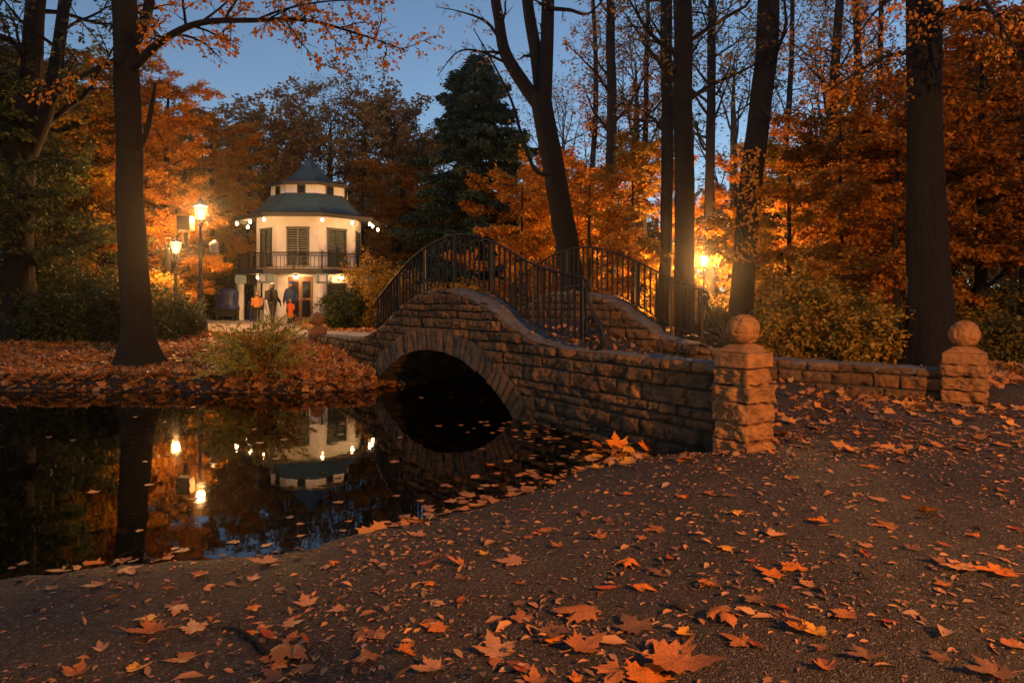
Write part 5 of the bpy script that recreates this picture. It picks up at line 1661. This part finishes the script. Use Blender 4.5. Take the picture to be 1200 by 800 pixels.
def maple_mesh(name, seed, curl, fold, n_ring=3, simple=False):
    rg = np.random.default_rng(seed)
    o = maple_outline(seed % 3 if seed % 2 else 0)
    o = o * (1 + rg.normal(0, .05, o.shape))
    n = len(o)
    c = np.array([0, .30])
    V = [np.array([[c[0], c[1], 0]])]
    ks = np.linspace(0, 1, n_ring + 1)[1:]
    for k in ks: V.append(np.concatenate([c + (o - c) * k, np.zeros((n, 1))], 1))
    V = np.vstack(V)
    q = V[:, :2] - c
    r2 = (q ** 2).sum(1)
    z = curl * r2 + fold * np.abs(q[:, 0]) + .05 * fbm(np.concatenate([V[:, :2] * 3.5, np.full((len(V), 1), seed * 1.7)], 1), 2)
    # ribs: lobes lie a little higher along their veins
    an = np.arctan2(q[:, 1], q[:, 0])
    z += .02 * np.cos(an * 5) * np.sqrt(r2)
    V[:, 2] = z - z.min() * .9
    V[:, 1] -= .3
    T = [[0, 1 + i, 1 + (i + 1) % n] for i in range(n)]
    Q = []
    for k in range(n_ring - 1):
        a = 1 + k * n; b = a + n
        for i in range(n):
            j = (i + 1) % n
            Q.append([a + i, b + i, b + j, a + j])
    # stem
    st = np.array([[0, -.30, V[:, 2].min() + .02], [.03, -.48, .03], [rg.uniform(-.1, .1), -.72, .02 + max(0, curl) * .12]])
    Vs, Qs = tube_np(st, [.014, .011, .009], 4)
    Q += (Qs + len(V)).tolist()
    V = np.vstack([V, Vs])
    return V, np.array(Q), np.array(T)

LEAFCOL = {'bright orange': [(0.68, 0.19, 0.018), (0.72, 0.24, 0.02)], 'pale peach': [(0.52, 0.25, 0.11), (0.56, 0.29, 0.13)], 'rust red': [(0.40, 0.085, 0.018), (0.45, 0.11, 0.02)],
           'dull brown': [(0.20, 0.10, 0.05), (0.25, 0.125, 0.06)], 'golden yellow': [(0.72, 0.33, 0.04), (0.74, 0.38, 0.05)], 'orange brown': [(0.46, 0.17, 0.045), (0.42, 0.15, 0.04)]}
for k, c in LEAFCOL.items(): M['leaf ' + k] = mat_leaf('fallen_' + k.replace(' ', '_'), c, .18, .5, blotch=True)
SHAPE = {'flat': (.05, .02), 'raised-edged': (.28, .05), 'curled': (.45, .08), 'arched': (-.30, -.22), 'folded': (.08, .45), 'droop-tipped': (-.36, -.02)}
LM = {}
for i, (k, (cu, fo)) in enumerate(SHAPE.items()):
    for jn, cn in enumerate(LEAFCOL):
        V, Q, Tt = maple_mesh(k, i * 6 + jn + 3, cu * (.8 + .1 * jn), fo)
        me = mesh_np('maple_leaf', V, Q, Tt, smooth=True)
        me.materials.append(M['leaf ' + cn])
        LM[(k, cn)] = me

_used = set()
def zone(px, py):
    """where in the place a leaf lies, in words"""
    if py > 700:
        return 'on the dark path, bottom ' + ('left' if px < 330 else 'centre' if px < 700 else 'right of centre' if px < 930 else 'right corner')
    if px < 560 and py < 705:
        return 'on damp earth along the near pond edge' if py < 690 and px > 240 else 'on damp earth near the lower left water line'
    if py < 545 and px < 830: return 'heaped at the foot of the bridge wall'
    if py < 560 and px < 980: return 'beside the near ball pillar foot'
    if px > 960 and py < 560: return 'on the path before the low right wall'
    if px > 960: return 'on the open path at the right'
    if px < 720: return 'on the bare path between pond edge and middle'
    return 'on the bare path below the near pillar'
SZ = [(.0, 'small'), (.15, 'mid-sized'), (.20, 'large')]
def sizeword(s): return 'small' if s < .125 else 'mid-sized' if s < .18 else 'large'
def fallen(px, py, size, col, shp, rz, tilt=(0, 0), zn=None, dz=.006, pos=None):
    p = ray_ground(px, py) if pos is None else np.array(pos)
    zn = zn or zone(px, py)
    order = [(c, s) for s in SHAPE for c in LEAFCOL]
    random.shuffle(order)
    for c, s in [(col, shp)] + order:
        lab = f'{sizeword(size)} {s} {c} fallen leaf {zn}'
        if lab not in _used:
            break
    _used.add(lab)
    o = bpy.data.objects.new('fallen_leaf', LM[(s, c)])
    COL.objects.link(o)
    o.location = (p[0], p[1], p[2] + dz)
    o.rotation_euler = (tilt[0], tilt[1], rz)
    k = size * .9
    o.scale = (k * random.uniform(.75, 1.1), k * random.uniform(.85, 1.1), k * random.uniform(.6, 1.1))
    tag(o, lab, 'leaf', 'maple leaves fallen round the pond')
    return o
FL, RE, CU, RO, FO, DR = SHAPE.keys()
OR, PE, RU, BR, GO, OB = LEAFCOL.keys()
for px, py, w, c, s, rz, *tl in [
        (176, 742, .24, OB, CU, 2.0), (228, 737, .19, PE, FL, .6), (336, 769, .24, OB, RO, 4.2), (318, 747, .15, RU, CU, 1.0), (312, 659, .22, PE, RE, 1.6), (150, 669, .16, PE, FL, 4.0), (112, 687, .13, PE, RE, 2.2),
        (235, 674, .12, OB, CU, 3.0), (680, 722, .26, OB, DR, 1.2), (581, 763, .23, PE, RE, .3), (683, 759, .22, OB, RE, 5.2), (792, 776, .30, OB, RE, 4.3), (600, 658, .21, PE, FL, 1.5), (736, 662, .15, OR, RO, 2.8),
        (537, 662, .15, OB, FO, 1.4, .5, .1), (566, 651, .10, GO, CU, .4), (868, 753, .14, OB, FL, .8), (848, 724, .18, OB, DR, 3.3), (932, 666, .19, OR, FL, 2.1), (905, 674, .17, OR, RE, .6), (1130, 667, .22, PE, RE, 1.7),
        (1172, 672, .20, OR, RE, 1.2), (1086, 600, .13, OR, CU, 2.4, .5, .2), (1022, 548, .16, OR, RE, 1.0), (770, 621, .17, OB, FL, 1.8), (702, 632, .12, GO, CU, .2), (512, 737, .14, OR, RE, 1.2), (541, 704, .15, RU, RE, 3.0),
        (638, 624, .14, OB, CU, 4.0), (490, 628, .16, PE, RE, 1.3), (495, 661, .14, RU, CU, 5.1), (612, 725, .16, OB, FL, .2), (1040, 617, .18, OB, FL, 1.5), (575, 545, .10, OR, FL, 1), (775, 673, .16, BR, FL, .9), (862, 603, .14, OB, FL, 1.5),
        (1015, 640, .12, PE, FL, .3), (946, 686, .10, PE, CU, .3), (830, 684, .13, OR, FL, 2.4), (715, 690, .15, RU, RE, 1.9), (650, 742, .16, BR, RE, 2.9), (745, 735, .20, BR, FL, .4), (885, 705, .14, BR, RE, 3.4), (990, 722, .14, OB, RE, 2.2),
        (440, 745, .14, OB, RE, 1.1), (430, 774, .13, BR, RE, .4), (395, 715, .10, PE, FL, 2.0), (505, 785, .17, BR, RE, 1.9), (610, 790, .16, RU, DR, .6), (725, 790, .22, OB, FL, 2.6), (758, 792, .22, OR, FL, 5.6), (60, 690, .10, PE, FL, 1), (90, 790, .13, OB, CU, .2),
        (955, 742, .13, OB, RE, .3), (1165, 790, .18, BR, RE, 1.5), (1030, 586, .15, PE, FL, .4), (985, 520, .13, OR, FL, 1.0), (930, 560, .12, OB, FL, .2), (1110, 640, .1, PE, FL, .7), (800, 583, .11, OB, FL, .7), (717, 543, .20, OR, FL, 1.3), (700, 549, .17, GO, RE, .3)]:
    fallen(px, py, w, c, s, rz, tilt=tuple(tl) if tl else (0, 0))
# upright leaves caught against the wall foot
for px, py, w, c, s, rz, a, b in [(722, 527, .19, OR, RE, .3, 1.0, .1), (742, 524, .22, OR, RE, .1, 1.15, -.1), (768, 522, .22, GO, FO, -.2, 1.3, .1), (756, 530, .18, OR, CU, .5, .7, .2), (735, 532, .17, GO, DR, .9, .5, 0), (790, 524, .16, BR, RE, -.4, 1.1, .2),
                                  (842, 527, .15, RU, CU, .2, .8, 0), (905, 520, .16, OB, RE, .6, .5, .2), (915, 512, .15, OR, CU, 2.0, .4, .1), (893, 525, .17, OR, RE, 1.1, .3, .2), (930, 518, .14, OB, CU, 3.1, .2, .3), (708, 530, .16, OB, RE, 2.2, .4, .1)]:
    w *= 1.35
    o = fallen(px, py, w, c, s, rz, tilt=(a, b), dz=.01 + .30 * w * math.sin(a))
rl = np.random.default_rng(98)
for i in range(16):
    fallen(rl.uniform(688, 806), rl.uniform(524, 546), rl.uniform(.13, .22), rl.choice([OR, GO, OB, OR]), rl.choice([FL, RE, CU, DR]), rl.uniform(0, 6.28), tilt=(rl.uniform(-.3, .5), rl.uniform(-.3, .3)), dz=.03)
rl = np.random.default_rng(99)
nL = 0
while nL < 95:
    px, py = rl.uniform(-20, 1220), 505 + 300 * rl.random() ** .9
    p = ray_ground(px, py)
    sd = float(pond_sd(np.array([p[0]]), np.array([p[1]]))[0])
    if sd < .12 or (px < 905 and py < 545): continue
    fallen(px, py, rl.choice([.07, .08, .09, .10, .12, .14]), rl.choice([PE, OB, BR, RU, OR, OB, BR], ), rl.choice([FL, RE, CU, DR, FO, RE]), rl.uniform(0, 6.28), pos=p)
    nL += 1

# litter that nobody could count
def litter(name, label, pts_xy, size, mat, seed, zfun=None, lift=.004, tilt=.35, star=True, up=.0, curl=1.6):
    rg = np.random.default_rng(seed)
    m = len(pts_xy)
    z = gz(pts_xy[:, 0], pts_xy[:, 1]) if zfun is None else zfun(pts_xy)
    p = np.stack([pts_xy[:, 0], pts_xy[:, 1], z + lift + rg.uniform(0, .02, m) * up], 1)
    a = rg.uniform(0, 6.28, m)
    n = nrm(np.array([0, 0, 1.0]) + rg.normal(0, tilt, (m, 3)))
    ax = nrm(np.stack([np.cos(a), np.sin(a), 0 * a], 1)); ax = nrm(ax - n * (ax * n).sum(1, keepdims=True))
    b = np.cross(n, ax)
    sz = size * (rg.uniform(.55, 1.3, m) if star else np.clip(np.exp(rg.normal(-.15, .5, m)), .25, 1.8))
    if star:
        o = np.array([(0, -.3), (.30, -.34), (.26, -.14), (.52, .06), (.30, .12), (.22, .34), (.0, .66), (-.22, .34), (-.30, .12), (-.52, .06), (-.26, -.14), (-.30, -.34)])
        zz = np.array([0, .10, .02, .16, .03, .05, .14, .05, .03, .16, .02, .10])
        k = len(o)
        cu = rg.uniform(-.3 if curl > 1 else 0, curl, m)
        o2 = np.concatenate([[[0, 0]], o]); z2 = np.concatenate([[0], zz])
        V = p[:, None] + (ax[:, None] * o2[None, :, 1:2] + b[:, None] * o2[None, :, :1] + n[:, None] * (z2[None, :] * cu[:, None])[..., None]) * sz[:, None, None]
        T = np.array([[0, 1 + i, 1 + (i + 1) % k] for i in range(k)])
        T = (np.arange(m)[:, None, None] * (k + 1) + T[None]).reshape(-1, 3)
        me = mesh_np(name, V.reshape(-1, 3), None, T)
    else:
        V, Q = leaf_geo(p, ax, n, sz, .22)
        me = mesh_np(name, V, Q)
    o = link(name, me, M[mat])
    return tag(o, label, None, None, 'stuff')
rg = np.random.default_rng(123)
def scatter(n, x0, x1, y0, y1, keep):
    q = np.stack([rg.uniform(x0, x1, n), rg.uniform(y0, y1, n)], 1)
    return q[keep(q)]
def path_d(q):
    return np.min(np.linalg.norm(q[:, None, :] - pc[None, ::4, :], axis=2) / wid[None, ::4], axis=1)
kf = lambda q: (pond_sd(q[:, 0], q[:, 1]) > .02) & (path_d(q) > .9 + .3 * rg.random(len(q)))
bank = scatter(15000, -14, -1.5, 12.3, 17, kf)
bank2 = scatter(22000, -22, 0.5, 16.5, 34, kf)
bank2 = bank2[np.linalg.norm(bank2 - [PX, PY_], axis=1) > 3]
litter('leaf_carpet', 'orange and brown carpet of fallen leaves on the far bank', np.vstack([bank, bank2]), .15, 'lf_litter', 1, tilt=.38, up=1.6)
edge = scatter(9000, -5.2, -1.6, 12.4, 17.5, lambda q: (pond_sd(q[:, 0], q[:, 1]) > -.05) & (pond_sd(q[:, 0], q[:, 1]) < 3.2) & (path_d(q) > 1.0))
litter('leaf_carpet', 'thick drift of leaves sloping to the water left of the bridge', edge, .15, 'lf_litter', 2, tilt=.45, up=3.0)
back = scatter(16000, 0.8, 16, 9, 30, lambda q: ((q[:, 0] - 5.86) * .63 + (q[:, 1] - 8.8) * .78 > .3) & (pond_sd(q[:, 0], q[:, 1]) > .1))
litter('leaf_carpet', 'dim leaf carpet beyond the bridge and the low wall', back, .15, 'lf_litter', 3, tilt=.4, up=1.5)
onland = lambda q: (pond_sd(q[:, 0], q[:, 1]) > .05) & ((q[:, 0] - 5.86) * .63 + (q[:, 1] - 8.8) * .78 < -.05)
# a denser band at wall feet and the path beyond the pillar
nearw = scatter(2600, 1.9, 7.5, 6.0, 11.5, lambda q: onland(q) & (rg.random(len(q)) < np.exp(-np.abs((q[:, 0] - 5.86) * .63 + (q[:, 1] - 8.8) * .78) / .8) + .25) & (q[:, 1] > 6.0 + 0 * q[:, 0]))
litter('leaf_carpet', 'scattered leaves on the path toward the low right wall', nearw, .12, 'lf_litter', 4, tilt=.3, up=1.0)
clump = lambda q, lo: rg.random(len(q)) < lo + (1 - lo) * sstep(-.25, .55, fbm(np.stack([q[:, 0] * 1.3, q[:, 1] * 1.3, q[:, 0] * 0 + 3], 1), 4))
cr = scatter(30000, -5.5, 7.0, 2.2, 9.5, lambda q: onland(q) & clump(q, .40))
litter('leaf_crumbs', 'broken bits of leaves strewn over the near path', cr, .036, 'lf_crumb', 5, star=False, tilt=.25)
cr2 = scatter(3800, -5.5, 7.5, 2.2, 9.5, lambda q: onland(q) & clump(q, .12))
litter('leaf_crumbs', 'small dry leaves strewn over the near path', cr2, .075, 'lf_crumb', 6, star=False, tilt=.3)
inpond = lambda q: (pond_sd(q[:, 0], q[:, 1]) < -.02)
dens = lambda q: rg.random(len(q)) < np.clip(.022 + 1.1 * np.exp(pond_sd(q[:, 0], q[:, 1]) / .6) * (q[:, 1] < 9.5) * sstep(-2.2, .3, q[:, 0]) + .08 * np.exp(pond_sd(q[:, 0], q[:, 1]) / .3), 0, 1) * (fbm(np.stack([q[:, 0] * .9, q[:, 1] * .9, q[:, 0] * 0 + 8], 1), 3) > -.2)
fl = scatter(6500, -10, 2.2, 4.0, 13, lambda q: inpond(q) & dens(q))
litter('floating_leaves', 'leaves floating on the dark pond', fl, .095, 'lf_litter', 7, zfun=lambda q: np.zeros(len(q)), lift=.004, tilt=.03, curl=.35)
sk = scatter(24000, -10, 2.2, 4.0, 13.2, lambda q: (pond_sd(q[:, 0], q[:, 1]) < .0) & (rg.random(len(q)) < np.exp(pond_sd(q[:, 0], q[:, 1]) / .9)))
litter('sunken_leaves', 'drowned leaves on the bottom of the pond shallows', sk, .13, 'lf_litter', 17, lift=.012, tilt=.2, curl=.5)
# leaves on the deck and along the parapets
q = []
for i in range(800):
    u = rg.uniform(7.6, 13.0) if i < 420 else rg.normal(10.35, .35); w = rg.random() if i < 420 else abs(rg.normal(0, .2))
    if w > 1: continue
    a, b = NP(np.array([min(u, NU1)]))[0] - NNf(np.array([min(u, NU1)]))[0] * (TH + .03), FP(np.array([u]))[0] + FNf(np.array([u]))[0] * .08
    xy = a * (1 - w) + b * w
    q.append((*xy, float(deck_z(u))))
q = np.array(q)
litter('leaf_carpet', 'leaves gathered on the deck of the bridge', q[:, :2], .11, 'lf_litter', 8, zfun=lambda p: q[:, 2] + .02, lift=.01, tilt=.4, up=2)
q2 = []
for i in range(130):
    u = rg.uniform(4.4, 13.0); a = NP(np.array([min(u, NU1 - .15)]))[0] - NNf(np.array([min(u, NU1)]))[0] * rg.uniform(.03, .34)
    q2.append((*a, float(near_top(u)) + .035))
    if rg.random() < .6 and u < 10.0:
        a = FP(np.array([u]))[0] - FNf(np.array([u]))[0] * rg.uniform(.03, .34); q2.append((*a, float(far_top(np.array([u]))[0]) + .035))
q2 = np.array(q2)
litter('leaf_crumbs', 'small leaves lying on the bridge copings', q2[:, :2], .05, 'lf_litter', 9, zfun=lambda p: q2[:, 2], lift=.0, tilt=.3, star=False)

# broken stick at the lower left, and a few pebbles in the soil
p0 = ray_ground(262, 738); p1 = ray_ground(308, 764)
stick = thing('broken_stick', p0, 'bent grey broken stick lying beside a large orange leaf on the path', 'stick')
mb = MB(); mb.tube(catmull(np.array([p0 + (0, .0, .012), p0 * .65 + p1 * .35 + (.0, .03, .02), p0 * .3 + p1 * .7 + (.02, .0, .022), p1 + (0, 0, .012), p1 + (.06, -.05, .01)]), 6), np.linspace(.008, .017, 25), 8)
mb.tube(catmull(np.array([p0 * .6 + p1 * .4 + (0, .02, .02), p0 * .7 + p1 * .3 + (-.02, .09, .03), p0 * .75 + p1 * .25 + (-.03, .13, .012)]), 4), np.linspace(.006, .003, 9), 5)
mb.build('stick', M['bark_far'], stick, smooth=True)
# withered stalks and two pale leaves above the low wall
wx_, wy_ = FP(np.array([11.6]))[0] - FNf(np.array([11.6]))[0] * .7
dry = thing('dry_grass', (wx_, wy_, gz1(wx_, wy_)), 'bent dry grass stalks standing just behind the low right wall', 'grass tuft')
mb = MB(); rg = np.random.default_rng(9)
for i in range(46):
    a = rg.uniform(0, 6.28); L = rg.uniform(.25, .55); b = np.array([wx_ + rg.normal(0, .25), wy_ + rg.normal(0, .12), gz1(wx_, wy_) - .02])
    mb.tube(catmull(np.array([b, b + (.08 * math.cos(a), .08 * math.sin(a), L * .7), b + (.28 * math.cos(a), .2 * math.sin(a), L * rg.uniform(.5, .95))]), 4), np.linspace(.004, .0015, 9), 3)
mb.build('stalk', M['fern_dry'], dry)

# ------------------------------------------------------------------ thin volume added to give the lamps lens-like halos
bpy.context.view_layer.update()
ztop = 0.0
for o in scn.objects:
    if o.type == 'MESH':
        ztop = max(ztop, max((o.matrix_world @ Vector(c)).z for c in o.bound_box))
me = bpy.data.meshes.new('halo_haze')
x0, x1, y0, y1, z0, z1 = -326, 326, -126, 426, -1.9, ztop + .6
me.from_pydata([(x, y, z) for z in (z0, z1) for (x, y) in ((x0, y0), (x1, y0), (x1, y1), (x0, y1))], [], [(0, 3, 2, 1), (4, 5, 6, 7), (0, 1, 5, 4), (1, 2, 6, 5), (2, 3, 7, 6), (3, 0, 4, 7)])
m, nt, out = new_mat('halo_haze')
v = N(nt, 'ShaderNodeVolumePrincipled')
v.inputs['Density'].default_value = .00058
v.inputs['Color'].default_value = (1, 1, 1, 1)
v.inputs['Anisotropy'].default_value = .93
nt.links.new(v.outputs[0], out.inputs['Volume'])
hz = link('halo_haze', me, m)
hz['kind'] = 'stuff'
